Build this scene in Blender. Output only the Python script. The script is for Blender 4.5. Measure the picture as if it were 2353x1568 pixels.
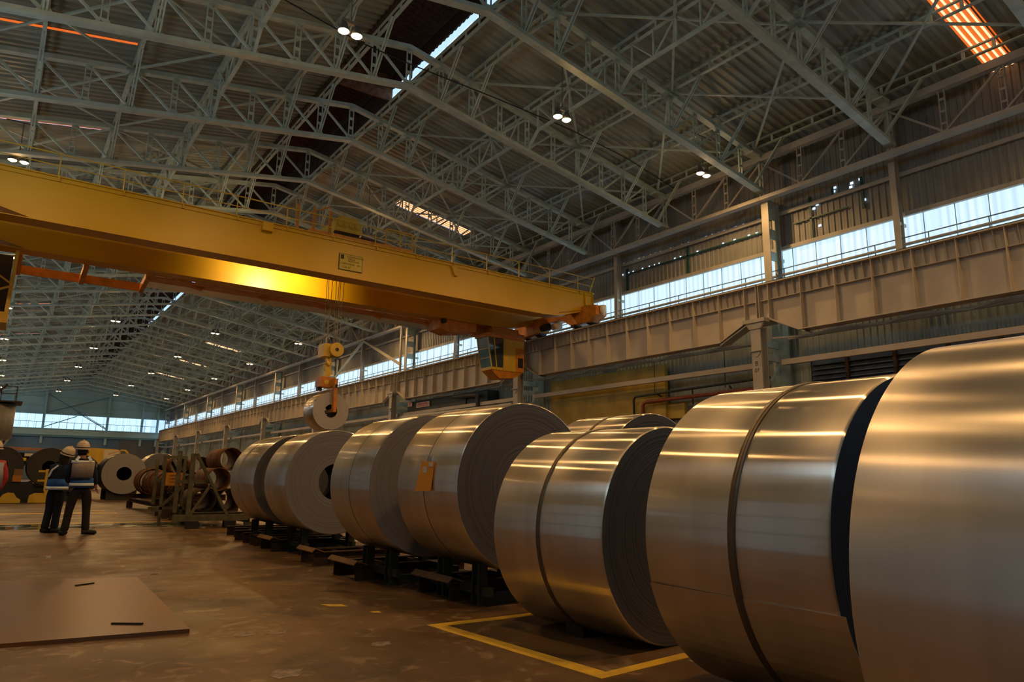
import bpy, bmesh, math, random
from mathutils import Vector, Matrix
random.seed(7)
C = bpy.context.scene.collection
PI = math.pi
for o in list(bpy.data.objects):
    bpy.data.objects.remove(o)

# ------------------------------------------------------------------ camera
H = 1.2
cam = bpy.data.cameras.new('camera'); co = bpy.data.objects.new('camera', cam); C.objects.link(co)
yaw, pitch, roll = math.radians(35.86), math.radians(11.07), math.radians(.796)
_w = Vector((math.sin(yaw)*math.cos(pitch), math.cos(yaw)*math.cos(pitch), math.sin(pitch)))
_r = Vector((math.cos(yaw), -math.sin(yaw), 0)); _u = _r.cross(_w)
R_ = math.cos(roll)*_r + math.sin(roll)*_u; U_ = -math.sin(roll)*_r + math.cos(roll)*_u
m = Matrix((R_, U_, -_w)).transposed().to_4x4(); m.translation = (0, 0, H)
co.matrix_world = m
cam.sensor_width = 36; cam.lens = 1612/2353*36; cam.clip_start = .05; cam.clip_end = 500
bpy.context.scene.camera = co

# ------------------------------------------------------------------ world and exposure
world = bpy.data.worlds.new('world'); bpy.context.scene.world = world; world.use_nodes = True
bg = world.node_tree.nodes['Background']; bg.inputs[0].default_value = (.45, .68, 1, 1); bg.inputs[1].default_value = 1.2
vs = bpy.context.scene.view_settings
vs.view_transform = 'Standard'; vs.look = 'None'; vs.gamma = 1; vs.use_curve_mapping = False
vs.exposure = 0.12
LAMP_W = 760.0          # watts of each high bay lamp
LAMP_COL = (1.0, .56, .21)
WIN_E = 1.22            # glow of the daylit translucent sheets
WIN_COL = (.60, .82, 1.0)

# ------------------------------------------------------------------ main dimensions of the hall
XR, XL, XC = 25.0, -3.26, 10.87         # column lines and ridge
PAN = 1.413                             # truss panel
ZBE, ZBR, ZTE, ZTR = 13.27, 15.67, 14.83, 17.3
TY0, TSP, NT = 5.74, 5.413, 27          # first truss, spacing, count
def ty(j): return TY0 + TSP*j
COLY = [.33 + 16.24*k for k in range(0, 10)]
YEND = 151.3
def zb(x): return ZBR - (ZBR-ZBE)*abs(x-XC)/(XR-XC)
def zt(x): return ZTR - (ZTR-ZTE)*abs(x-XC)/(XR-XC)
def zroof(x): return zt(x) + .55

# ------------------------------------------------------------------ materials
def mat(name, col, rough=.6, metal=0., var=.25, scale=3., bump=0., bscale=40., col2=None, spec=.5, aniso=0, det=5, coords='Object', stretch=None):
    M = bpy.data.materials.new(name); M.use_nodes = True
    nt = M.node_tree; b = nt.nodes['Principled BSDF']
    tc = nt.nodes.new('ShaderNodeTexCoord'); mp = nt.nodes.new('ShaderNodeMapping')
    nt.links.new(tc.outputs[coords], mp.inputs[0])
    if stretch: mp.inputs['Scale'].default_value = stretch
    n = nt.nodes.new('ShaderNodeTexNoise'); n.inputs['Scale'].default_value = scale; n.inputs['Detail'].default_value = det
    nt.links.new(mp.outputs[0], n.inputs['Vector'])
    r = nt.nodes.new('ShaderNodeValToRGB')
    c2 = col2 or tuple(max(0, c*(1-var)) for c in col)
    r.color_ramp.elements[0].color = (*c2, 1); r.color_ramp.elements[1].color = (*col, 1)
    r.color_ramp.elements[0].position = .35; r.color_ramp.elements[1].position = .62
    nt.links.new(n.outputs['Fac'], r.inputs[0]); nt.links.new(r.outputs[0], b.inputs['Base Color'])
    b.inputs['Roughness'].default_value = rough; b.inputs['Metallic'].default_value = metal
    b.inputs['Specular IOR Level'].default_value = spec
    if bump:
        n2 = nt.nodes.new('ShaderNodeTexNoise'); n2.inputs['Scale'].default_value = bscale
        nt.links.new(mp.outputs[0], n2.inputs['Vector'])
        bp = nt.nodes.new('ShaderNodeBump'); bp.inputs['Strength'].default_value = bump; bp.inputs['Distance'].default_value = .02
        nt.links.new(n2.outputs['Fac'], bp.inputs['Height']); nt.links.new(bp.outputs[0], b.inputs['Normal'])
    return M
def emis(name, col, e):
    M = bpy.data.materials.new(name); M.use_nodes = True; nt = M.node_tree
    b = nt.nodes['Principled BSDF']; b.inputs['Base Color'].default_value = (.1, .1, .1, 1)
    b.inputs['Emission Color'].default_value = (*col, 1); b.inputs['Emission Strength'].default_value = e
    return M
def sheet_glow(name, col, e, sc=(0, 6, 0), amt=.25):
    "daylight coming through a dusty translucent sheet"
    M = emis(name, col, e); nt = M.node_tree; b = nt.nodes['Principled BSDF']
    tc = nt.nodes.new('ShaderNodeTexCoord'); mp = nt.nodes.new('ShaderNodeMapping'); mp.inputs['Scale'].default_value = sc
    n = nt.nodes.new('ShaderNodeTexNoise'); n.inputs['Scale'].default_value = 1.; n.inputs['Detail'].default_value = 6
    nt.links.new(tc.outputs['Object'], mp.inputs[0]); nt.links.new(mp.outputs[0], n.inputs['Vector'])
    r = nt.nodes.new('ShaderNodeMapRange'); r.inputs['From Min'].default_value = .3; r.inputs['From Max'].default_value = .7
    r.inputs['To Min'].default_value = e*(1-amt); r.inputs['To Max'].default_value = e*(1+amt*.5)
    w = nt.nodes.new('ShaderNodeTexWave'); w.inputs['Scale'].default_value = 1.; w.bands_direction = 'DIAGONAL'
    mp2 = nt.nodes.new('ShaderNodeMapping'); mp2.inputs['Scale'].default_value = tuple(2.2 if q else 0 for q in sc)
    nt.links.new(tc.outputs['Object'], mp2.inputs[0]); nt.links.new(mp2.outputs[0], w.inputs['Vector'])
    wr = nt.nodes.new('ShaderNodeMapRange'); wr.inputs['To Min'].default_value = .80; wr.inputs['To Max'].default_value = 1.05; nt.links.new(w.outputs['Fac'], wr.inputs[0])
    mu = nt.nodes.new('ShaderNodeMath'); mu.operation = 'MULTIPLY'; nt.links.new(r.outputs[0], mu.inputs[0]); nt.links.new(wr.outputs[0], mu.inputs[1])
    nt.links.new(n.outputs['Fac'], r.inputs[0]); nt.links.new(mu.outputs[0], b.inputs['Emission Strength'])
    return M
def brushed(name, col, rough, aniso, var=.12, glint=.62):
    "rolled steel: a soft sheen plus a glint drawn out along the coil axis (ROT picks the direction)"
    M = mat(name, col, rough, 1., var, 1., stretch=(1, 6, 1), det=8)
    nt = M.node_tree; b = nt.nodes['Principled BSDF']; b.inputs['Roughness'].default_value = .42
    g = nt.nodes.new('ShaderNodeBsdfAnisotropic'); g.distribution = 'GGX'
    g.inputs['Roughness'].default_value = rough; g.inputs['Anisotropy'].default_value = aniso; g.inputs['Rotation'].default_value = ROT
    nt.links.new(b.inputs['Base Color'].links[0].from_socket, g.inputs['Color'])
    t = nt.nodes.new('ShaderNodeTangent'); t.direction_type = 'RADIAL'; t.axis = 'Y'
    nt.links.new(t.outputs[0], g.inputs['Tangent'])
    ms = nt.nodes.new('ShaderNodeMixShader'); ms.inputs[0].default_value = glint
    nt.links.new(b.outputs[0], ms.inputs[1]); nt.links.new(g.outputs[0], ms.inputs[2])
    nt.links.new(ms.outputs[0], nt.nodes['Material Output'].inputs['Surface'])
    return M
ROT = 0.
def coil_face(name, col, rough=.5, rings=46, dark=.55):
    "edges of the wound strip: rings about the local Y axis"
    M = bpy.data.materials.new(name); M.use_nodes = True; nt = M.node_tree; b = nt.nodes['Principled BSDF']
    tc = nt.nodes.new('ShaderNodeTexCoord'); sx = nt.nodes.new('ShaderNodeSeparateXYZ'); nt.links.new(tc.outputs['Object'], sx.inputs[0])
    cb = nt.nodes.new('ShaderNodeCombineXYZ'); nt.links.new(sx.outputs[0], cb.inputs[0]); nt.links.new(sx.outputs[2], cb.inputs[1])
    ln = nt.nodes.new('ShaderNodeVectorMath'); ln.operation = 'LENGTH'; nt.links.new(cb.outputs[0], ln.inputs[0])
    n = nt.nodes.new('ShaderNodeTexNoise'); n.noise_dimensions = '1D'; n.inputs['Scale'].default_value = rings; n.inputs['Detail'].default_value = 3
    nt.links.new(ln.outputs['Value'], n.inputs['W'])
    n3 = nt.nodes.new('ShaderNodeTexNoise'); n3.noise_dimensions = '1D'; n3.inputs['Scale'].default_value = 5; nt.links.new(ln.outputs['Value'], n3.inputs['W'])
    mx = nt.nodes.new('ShaderNodeMath'); mx.operation = 'ADD'; nt.links.new(n.outputs['Fac'], mx.inputs[0]); nt.links.new(n3.outputs['Fac'], mx.inputs[1])
    r = nt.nodes.new('ShaderNodeValToRGB')
    r.color_ramp.elements[0].position = .38; r.color_ramp.elements[1].position = .62
    hv = nt.nodes.new('ShaderNodeMath'); hv.operation = 'MULTIPLY'; hv.inputs[1].default_value = .5; nt.links.new(mx.outputs[0], hv.inputs[0])
    r.color_ramp.elements[0].color = (*[c*dark for c in col], 1); r.color_ramp.elements[1].color = (*col, 1)
    nt.links.new(hv.outputs[0], r.inputs[0]); nt.links.new(r.outputs[0], b.inputs['Base Color'])
    bp = nt.nodes.new('ShaderNodeBump'); bp.inputs['Strength'].default_value = .25; bp.inputs['Distance'].default_value = .01
    nt.links.new(n.outputs['Fac'], bp.inputs['Height']); nt.links.new(bp.outputs[0], b.inputs['Normal'])
    b.inputs['Roughness'].default_value = rough; b.inputs['Metallic'].default_value = .25
    return M

M = {}
M['paint'] = mat('pale_green_steel_paint', (.44, .53, .44), .45, 0, .22, 2.5)
M['wallsteel'] = mat('grey_beige_steel_paint', (.42, .40, .33), .55, 0, .2, 1.2)
M['girder'] = mat('runway_beige_paint', (.47, .42, .335), .55, 0, .16, .8)
M['roof'] = mat('galvanised_roof_sheet', (.33, .36, .29), .5, .1, .4, .6, stretch=(.5, 2, 1))
M['clad'] = mat('grey_wall_sheet', (.25, .25, .22), .55, .05, .3, .7)
M['cladlow'] = mat('teal_grey_wall_sheet', (.30, .33, .28), .55, .05, .35, .7)
M['endclad'] = mat('teal_end_wall_sheet', (.48, .70, .66), .6, 0, .2, .2)  # lifted colour stands in for the pale haze at the far end
M['endlow'] = mat('blue_end_wall_sheet', (.15, .29, .46), .6, 0, .35, .15)
M['win'] = sheet_glow('daylit_translucent_sheet', WIN_COL, WIN_E)
M['gate'] = sheet_glow('unseen_gate_glow', (.66, .82, 1.), .15)
M['winend'] = sheet_glow('daylit_translucent_end_sheet', (.50, .78, 1.), 1.5, (3, 0, 0))
M['slit'] = sheet_glow('ridge_daylight', (.62, .78, 1.), 1.6, (0, 2, 0), .5)
M['mullion'] = mat('grey_blue_mullion', (.13, .22, .25), .6)
M['seam'] = mat('pale_blue_sheet_seam', (.20, .42, .50), .6)
M['yellow'] = mat('crane_yellow_paint', (.60, .335, .004), .40, 0, .10, .6, spec=.4)
M['yellow2'] = mat('light_yellow_paint', (.72, .47, .04), .4, 0, .2, 2)
M['orange'] = mat('orange_paint', (.65, .24, .02), .45, 0, .3, 3)
M['black'] = mat('black_rubber', (.012, .012, .013), .6, 0, .3, 4)
M['dark'] = mat('dark_steel', (.035, .033, .03), .55, .3, .4, 6)
M['rope'] = mat('steel_rope', (.20, .16, .10), .5, .5, .3, 20)
M['cream'] = mat('cream_paint', (.72, .64, .45), .5, 0, .1)
M['glass'] = mat('cabin_glass', (.03, .05, .055), .06, 0, .1, spec=.8)
M['greensteel'] = mat('dark_green_paint', (.026, .034, .018), .55, 0, .4, 5)
M['rackgreen'] = mat('worn_olive_paint', (.17, .15, .07), .6, 0, .4, 6)
M['rust'] = mat('rusty_steel', (.24, .10, .035), .7, .2, .5, 5, .3, 60, col2=(.10, .045, .02))
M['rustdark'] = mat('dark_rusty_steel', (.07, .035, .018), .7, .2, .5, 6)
M['wood'] = mat('brown_cardboard', (.26, .14, .055), .8, 0, .3, 8)
M['steel'] = brushed('bright_cold_rolled_steel', (.90, .82, .70), .22, .84)
M['steel2'] = brushed('cold_rolled_steel', (.78, .74, .66), .22, .84)
M['steelA'] = brushed('soft_cold_rolled_steel', (.90, .84, .75), .34, .72)
M['steeldark'] = brushed('dark_hot_rolled_steel', (.12, .12, .115), .3, .5)
M['strap'] = mat('steel_strap', (.17, .14, .10), .45, .8, .2, 5)
M['face'] = coil_face('coil_edge_grey', (.31, .285, .28), .55, 40, .78)
M['facedim'] = coil_face('coil_edge_dim_grey', (.19, .175, .17), .45, 40, .7)
M['facelight'] = coil_face('coil_edge_light_grey', (.46, .43, .40), .6, 40, .85)
M['faceblue'] = coil_face('coil_edge_dark_blue', (.04, .065, .11), .6, 90, .75)
M['facedark'] = coil_face('coil_edge_dark', (.13, .125, .125), .42, 60, .6)
M['faceblack'] = coil_face('coil_edge_black', (.05, .045, .04), .6, 40, .6)
M['bore'] = mat('coil_bore', (.010, .008, .007), .95, 0)  # near-black colour holds the shade inside the bore
M['tag'] = mat('orange_tag_paper', (.80, .33, .02), .6, 0, .06, 3)
M['white'] = mat('white_paper', (.75, .70, .62), .7, 0, .1)
M['navy'] = mat('navy_cloth', (.006, .016, .04), .85, 0, .3, 12)
M['blue'] = mat('royal_blue_cloth', (.012, .10, .38), .8, 0, .3, 12)
M['trouser'] = mat('dark_brown_cloth', (.022, .016, .012), .9, 0, .3, 12)
M['trouserblue'] = mat('dark_denim', (.008, .013, .028), .9, 0, .3, 12)
M['reflect'] = mat('reflective_band', (.92, 1.0, 1.0), .6, .0, .1, 10)
M['mesh'] = mat('grey_mesh_panel', (.33, .27, .24), .8, 0, .2, 14)
M['skin'] = mat('skin', (.42, .20, .12), .6, 0, .1)
M['hair'] = mat('black_hair', (.008, .006, .005), .6, 0, .2, 20)
M['helmet'] = mat('cream_helmet', (.72, .58, .38), .35, 0, .06)
M['red'] = mat('red_paint', (.55, .04, .02), .5, 0, .2)
M['redpipe'] = mat('red_brown_pipe', (.22, .05, .02), .5, 0, .3)
M['olive'] = mat('olive_yellow_panel', (.46, .32, .05), .6, 0, .3, 1.2)
M['silver'] = mat('galvanised_duct', (.55, .57, .57), .3, .8, .15)
M['signy'] = mat('sign_yellow', (.50, .38, .03), .5, 0, .12, 3)
M['signtext'] = mat('sign_text', (.03, .025, .01), .7)
M['tank'] = mat('grey_tank_paint', (.23, .23, .21), .5, 0, .2)
M['lampbody'] = mat('lamp_housing', (.2, .2, .19), .5, .5)
M['bulb'] = emis('lamp_bulb', (1, .64, .32), 16.)
M['skylight'] = None

def floor_mat():
    Mx = bpy.data.materials.new('oil_stained_concrete'); Mx.use_nodes = True; nt = Mx.node_tree; b = nt.nodes['Principled BSDF']
    tc = nt.nodes.new('ShaderNodeTexCoord')
    def noise(s, d, st=None, dist=0):
        mp = nt.nodes.new('ShaderNodeMapping'); nt.links.new(tc.outputs['Object'], mp.inputs[0])
        if st: mp.inputs['Scale'].default_value = st
        n = nt.nodes.new('ShaderNodeTexNoise'); n.inputs['Scale'].default_value = s; n.inputs['Detail'].default_value = d; n.inputs['Distortion'].default_value = dist
        nt.links.new(mp.outputs[0], n.inputs['Vector']); return n
    def ramp(src, p0, c0, p1, c1):
        r = nt.nodes.new('ShaderNodeValToRGB'); r.color_ramp.elements[0].position = p0; r.color_ramp.elements[1].position = p1
        r.color_ramp.elements[0].color = (*c0, 1); r.color_ramp.elements[1].color = (*c1, 1); nt.links.new(src, r.inputs[0]); return r
    a = ramp(noise(.55, 8, (1, .7, 1), .6).outputs['Fac'], .32, (.085, .044, .014), .68, (.19, .103, .036))
    c = ramp(noise(4.5, 6, (1, 1, 1), 1.2).outputs['Fac'], .56, (0, 0, 0), .72, (1, 1, 1))
    mx = nt.nodes.new('ShaderNodeMix'); mx.data_type = 'RGBA'; nt.links.new(c.outputs[0], mx.inputs[0])
    nt.links.new(a.outputs[0], mx.inputs[6]); mx.inputs[7].default_value = (.30, .20, .11, 1)
    d = ramp(noise(1.7, 7, (1, 1, 1), .8).outputs['Fac'], .54, (0, 0, 0), .66, (.8, .8, .8))
    mx2 = nt.nodes.new('ShaderNodeMix'); mx2.data_type = 'RGBA'; nt.links.new(d.outputs[0], mx2.inputs[0])
    nt.links.new(mx.outputs[2], mx2.inputs[6]); mx2.inputs[7].default_value = (.05, .032, .016, 1)
    nt.links.new(mx2.outputs[2], b.inputs['Base Color'])
    rr = ramp(noise(1.1, 5).outputs['Fac'], .3, (.30, .30, .30), .7, (.62, .62, .62))
    nt.links.new(rr.outputs[0], b.inputs['Roughness'])
    bp = nt.nodes.new('ShaderNodeBump'); bp.inputs['Strength'].default_value = .25; bp.inputs['Distance'].default_value = .01
    nt.links.new(noise(14, 8).outputs['Fac'], bp.inputs['Height']); nt.links.new(bp.outputs[0], b.inputs['Normal'])
    return Mx
M['floor'] = floor_mat()
M['line'] = mat('worn_yellow_floor_paint', (.95, .60, .04), .5, 0, .25, 5, col2=(.70, .42, .05))
M['greenfloor'] = mat('green_floor_paint', (.10, .12, .07), .1, 0, .3, 2)
_nt = M['greenfloor'].node_tree; _n = _nt.nodes.new('ShaderNodeTexNoise'); _n.inputs['Scale'].default_value = 1.6; _n.inputs['Detail'].default_value = 6
_tc = _nt.nodes.new('ShaderNodeTexCoord'); _nt.links.new(_tc.outputs['Object'], _n.inputs['Vector'])
_r = _nt.nodes.new('ShaderNodeMapRange'); _r.inputs['From Min'].default_value = .42; _r.inputs['From Max'].default_value = .58; _r.inputs['To Min'].default_value = .04; _r.inputs['To Max'].default_value = .32
_nt.links.new(_n.outputs['Fac'], _r.inputs[0]); _nt.links.new(_r.outputs[0], _nt.nodes['Principled BSDF'].inputs['Roughness'])
M['plate'] = mat('steel_floor_plate', (.17, .10, .06), .34, .3, .35, .9, col2=(.22, .09, .02))

# ------------------------------------------------------------------ mesh helpers
class MB:
    def __init__(s): s.v = []; s.f = []; s.sm = []
    def add(s, vs_, fs, smooth=False):
        n = len(s.v); s.v += [tuple(v) for v in vs_]
        for f in fs: s.f.append(tuple(i+n for i in f)); s.sm.append(smooth)
        return s
    def box(s, x0, x1, y0, y1, z0, z1):
        return s.add([(x0,y0,z0),(x1,y0,z0),(x1,y1,z0),(x0,y1,z0),(x0,y0,z1),(x1,y0,z1),(x1,y1,z1),(x0,y1,z1)],
                     [(0,3,2,1),(4,5,6,7),(0,1,5,4),(1,2,6,5),(2,3,7,6),(3,0,4,7)])
    def bar(s, p, q, w, h=None, up=(0,0,1)):
        "rectangular bar from p to q, w across, h along up"
        h = h or w; p = Vector(p); q = Vector(q); d = (q-p).normalized(); u = Vector(up)
        if abs(d.dot(u)) > .98: u = Vector((0, 1, 0)) if abs(d.y) < .9 else Vector((1, 0, 0))
        a = d.cross(u).normalized(); b = a.cross(d).normalized()
        vs_ = []
        for c in (p, q):
            for sa, sb in ((-1,-1),(1,-1),(1,1),(-1,1)): vs_.append(c + a*w/2*sa + b*h/2*sb)
        return s.add(vs_, [(0,3,2,1),(4,5,6,7),(0,1,5,4),(1,2,6,5),(2,3,7,6),(3,0,4,7)])
    def angle(s, p, q, w, t=.012, up=(0,0,1)):
        "L section: two thin legs"
        p = Vector(p); q = Vector(q); d = (q-p).normalized(); u = Vector(up)
        if abs(d.dot(u)) > .98: u = Vector((0, 1, 0))
        a = d.cross(u).normalized(); b = a.cross(d).normalized()
        s.bar(p + a*w/2, q + a*w/2, t, w, b); s.bar(p + b*(-w/2), q + b*(-w/2), w, t, b)
        return s
    def beam(s, p, q, w, h, t=.014, up=(0,0,1)):
        "I section"
        p = Vector(p); q = Vector(q); d = (q-p).normalized(); u = Vector(up)
        if abs(d.dot(u)) > .98: u = Vector((0, 1, 0)) if abs(d.y) < .9 else Vector((1, 0, 0))
        a = d.cross(u).normalized(); b = a.cross(d).normalized()
        s.bar(p, q, t, h, b); s.bar(p+b*h/2, q+b*h/2, w, t, b); s.bar(p-b*h/2, q-b*h/2, w, t, b)
        return s
    def tube(s, pts, r, n=8, caps=True, rs=None):
        pts = [Vector(p) for p in pts]; rings = []; prev = None
        for i, p in enumerate(pts):
            d = (pts[min(i+1, len(pts)-1)] - pts[max(i-1, 0)]).normalized()
            if prev is None:
                u = Vector((0,0,1)) if abs(d.z) < .9 else Vector((1,0,0))
                a = d.cross(u).normalized()
            else:
                a = (prev - d*prev.dot(d)).normalized()
            prev = a; b = d.cross(a); rr = rs[i] if rs else r
            rings.append([p + a*rr*math.cos(2*PI*k/n) + b*rr*math.sin(2*PI*k/n) for k in range(n)])
        vs_ = [v for r_ in rings for v in r_]; fs = []
        for i in range(len(rings)-1):
            for k in range(n): fs.append((i*n+k, i*n+(k+1) % n, (i+1)*n+(k+1) % n, (i+1)*n+k))
        s.add(vs_, fs, True)
        if caps:
            s.add(rings[0], [tuple(range(n))[::-1]]); s.add(rings[-1], [tuple(range(n))])
        return s
    def cyl(s, c, axis, r, h, n=32, r2=None, caps=True):
        c = Vector(c); ax = Vector(axis).normalized()
        u = Vector((0,0,1)) if abs(ax.z) < .9 else Vector((1,0,0))
        a = ax.cross(u).normalized(); b = ax.cross(a); r2 = r if r2 is None else r2
        lo = [c + a*r*math.cos(2*PI*k/n) + b*r*math.sin(2*PI*k/n) for k in range(n)]
        hi = [c + ax*h + a*r2*math.cos(2*PI*k/n) + b*r2*math.sin(2*PI*k/n) for k in range(n)]
        s.add(lo+hi, [(k, (k+1) % n, n+(k+1) % n, n+k) for k in range(n)], True)
        if caps: s.add(lo, [tuple(range(n))[::-1]]); s.add(hi, [tuple(range(n))])
        return s
    def ringy(s, prof, n=96, close=True, smooth=True):
        "profile [(radius, y)] revolved about local Y"
        k = len(prof); vs_ = []
        for i in range(n):
            a = 2*PI*i/n
            for r, y in prof: vs_.append((r*math.cos(a), y, r*math.sin(a)))
        fs = []
        for i in range(n):
            j = (i+1) % n
            for q in range(k-1): fs.append((i*k+q, i*k+q+1, j*k+q+1, j*k+q))
            if close: fs.append((i*k+k-1, i*k, j*k, j*k+k-1))
        return s.add(vs_, fs, smooth)
    def lathe(s, prof, n=24, c=(0,0,0), sx=1, sy=1):
        "profile [(radius, z)] about Z"
        k = len(prof); vs_ = []
        for i in range(n):
            a = 2*PI*i/n
            for r, z in prof: vs_.append((c[0]+r*math.cos(a)*sx, c[1]+r*math.sin(a)*sy, c[2]+z))
        return s.add(vs_, [(i*k+q, ((i+1) % n)*k+q, ((i+1) % n)*k+q+1, i*k+q+1) for i in range(n) for q in range(k-1)], True)
    def prism(s, poly, axis, a, b):
        "2D polygon extruded along axis between a and b"
        n = len(poly)
        def P(p, t): return {'x': (t, p[0], p[1]), 'y': (p[0], t, p[1]), 'z': (p[0], p[1], t)}[axis]
        vs_ = [P(p, a) for p in poly] + [P(p, b) for p in poly]
        fs = [tuple(range(n)), tuple(range(2*n-1, n-1, -1))] + [(i, i+n, (i+1) % n+n, (i+1) % n) for i in range(n)]
        return s.add(vs_, fs)
    def build(s, name, m, parent=None, loc=None):
        me = bpy.data.meshes.new(name); me.from_pydata(s.v, [], s.f)
        me.polygons.foreach_set('use_smooth', s.sm)
        bm = bmesh.new(); bm.from_mesh(me); bmesh.ops.recalc_face_normals(bm, faces=bm.faces); bm.to_mesh(me); bm.free()
        me.materials.append(m)
        o = bpy.data.objects.new(name, me); C.objects.link(o)
        if parent: o.parent = parent
        if loc: o.location = loc
        return o
def tag(o, label=None, cat=None, group=None, kind=None):
    if label: o['label'] = label
    if cat: o['category'] = cat
    if group: o['group'] = group
    if kind: o['kind'] = kind
    return o
def thing(name, label, cat, loc=(0,0,0), rz=0, group=None):
    o = bpy.data.objects.new(name, None); C.objects.link(o); o.location = loc; o.rotation_euler = (0,0,rz)
    o.empty_display_size = .3
    return tag(o, label, cat, group)
def struct(o): o['kind'] = 'structure'; return o
KIDS = {}
def copy_tree(o, parent=None):
    c = o.copy(); C.objects.link(c)
    if parent: c.parent = parent
    for ch in list(o.children): copy_tree(ch, c)
    return c
def text(s, size, m, parent, loc, rot, name='lettering', align='LEFT', ext=.002):
    cu = bpy.data.curves.new(name, 'FONT'); cu.body = s; cu.size = size; cu.extrude = ext; cu.align_x = align
    tmp = bpy.data.objects.new(name, cu); C.objects.link(tmp)
    dg = bpy.context.evaluated_depsgraph_get()
    me = bpy.data.meshes.new_from_object(tmp.evaluated_get(dg)); bpy.data.objects.remove(tmp)
    me.materials.clear(); me.materials.append(m)
    o = bpy.data.objects.new(name, me); C.objects.link(o); o.parent = parent; o.location = loc; o.rotation_euler = rot
    return o
def ordn(k):
    return ['first','second','third','fourth','fifth','sixth','seventh','eighth','ninth','tenth','eleventh','twelfth','thirteenth','fourteenth',
            'fifteenth','sixteenth','seventeenth','eighteenth','nineteenth','twentieth','twenty-first','twenty-second','twenty-third','twenty-fourth',
            'twenty-fifth','twenty-sixth','twenty-seventh','twenty-eighth'][k]

# ================================================================== THE SETTING
YB = -16.0
def corr(u0, u1, step, depth):
    "corrugation outline: list of (u, d)"
    out = []; u = u0; 
    while u < u1:
        out += [(u, 0), (u+step*.36, 0), (u+step*.5, depth), (u+step*.86, depth)]; u += step
    out.append((min(u, u1+step), 0)); return out
# floor
f = MB().box(-7, 34, YB, YEND+.5, -.2, 0).build('floor', M['floor']); struct(f)
# ceiling: ribbed sheet, ribs running down the slope
def roof_side(name, xa, xb, skip=()):
    prof = corr(YB, YEND, .30, .045); b = MB()
    vs_ = []; 
    for y, d in prof: vs_ += [(xa, y, zroof(xa)+d), (xb, y, zroof(xb)+d)]
    fs = []
    for i in range(len(prof)-1):
        y = (prof[i][0]+prof[i+1][0])/2
        fs.append((2*i, 2*i+1, 2*i+3, 2*i+2))
    b.add(vs_, fs); return b.build(name, M['roof'])
SKY_X = [(21.0, 25.4)]
# skylight strips: (y0, y1) on the right slope and on the left one
skyR = [(7.45, 8.2), (34.5, 35.4), (58.0, 58.9), (87, 88.0), (103, 104.0), (119, 120.0)]
skyL = [(26.35, 26.5), (34.35, 34.5), (75.4, 75.8), (92.9, 93.3)]
def strip_mesh(xa, xb, y0, y1, m, name):
    b = MB(); prof = corr(y0, y1, .30, .045)
    vs_ = []
    for y, d in prof: vs_ += [(xa, y, zroof(xa)+d), (xb, y, zroof(xb)+d)]
    b.add(vs_, [(2*i, 2*i+1, 2*i+3, 2*i+2) for i in range(len(prof)-1)])
    return b.build(name, m)
def roof_with_gaps(name, xin, xout, gaps):
    "sheet between xin (ridge side) and xout, with openings x in xg0..xg1 for y in gaps"
    b = MB()
    def part(xa, xb, y0, y1):
        prof = corr(y0, y1, .34, .075); prof[-1] = (y1, 0); vs_ = []
        for y, d in prof: vs_ += [(xa, min(y, y1), zroof(xa)+d), (xb, min(y, y1), zroof(xb)+d)]
        b.add(vs_, [(2*i, 2*i+1, 2*i+3, 2*i+2) for i in range(len(prof)-1)])
    y = YB
    for g0, g1, ga, gb in gaps+[(YEND, YEND, 0, 0)]:
        part(xin, xout, y, g0)
        if g1 > g0:
            part(xin, ga, g0, g1); part(gb, xout, g0, g1)
        y = g1
    return struct(b.build(name, M['roof']))
MON = 1.45
roof_with_gaps('ceiling', XC+MON, 26.6, [(g[0], g[1], *h) for g, h in zip(skyR, [(21.4, 26.2), (17.0, 21.8), (22.4, 26.0)]+[(18.5, 22.5)]*3)])
roof_with_gaps('ceiling', XC-MON, -4.9, [(g[0], g[1], 2.3, -3.4) for g in skyL])
# orange corrugated skylight sheets with bright ribs
M['skyorange'] = emis('orange_skylight_sheet', (1, .17, .01), .75)
M['skyrib'] = emis('bright_skylight_rib', (1, .62, .32), 1.7)
def skylight(xa, xb, y0, y1, name, label):
    t = thing(name, label, 'skylight')
    e_ = .07 if y1-y0 > .5 else .11; ya, yb = y0-e_, y1+e_; x1_, x2_ = (xa-e_, xb+e_) if xb > xa else (xa+e_, xb-e_)
    b = MB(); vs_ = [(x1_, ya, zroof(x1_)+.06), (x2_, ya, zroof(x2_)+.06), (x2_, yb, zroof(x2_)+.06), (x1_, yb, zroof(x1_)+.06)]
    b.add(vs_, [(0,1,2,3)]); b.build('translucent_sheet', M['skyorange'], t)
    w = (y1-y0); n = 4 if w > .5 else 0
    for k in range(n):
        yy = y0 + w*(k+.5)/n
        MB().bar((xa, yy, zroof(xa)+.03), (xb, yy, zroof(xb)+.03), w*.075, .02).build('bright_rib', M['skyrib'], t)
    return t
for k, (a, b_) in enumerate(skyR):
    struct(skylight(*([(21.4, 26.2), (17.0, 21.8), (22.4, 26.0)]+[(18.5, 22.5)]*3)[k], a, b_, 'window_%d' % (60+k), 'orange translucent skylight strip in the right roof slope, %s from the near end' % ordn(k)))
for k, (a, b_) in enumerate(skyL):
    struct(skylight(2.3, -3.4, a, b_, 'window_%d' % (80+k), 'orange translucent skylight strip in the left roof slope, %s from the near end' % ordn(k)))
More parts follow.
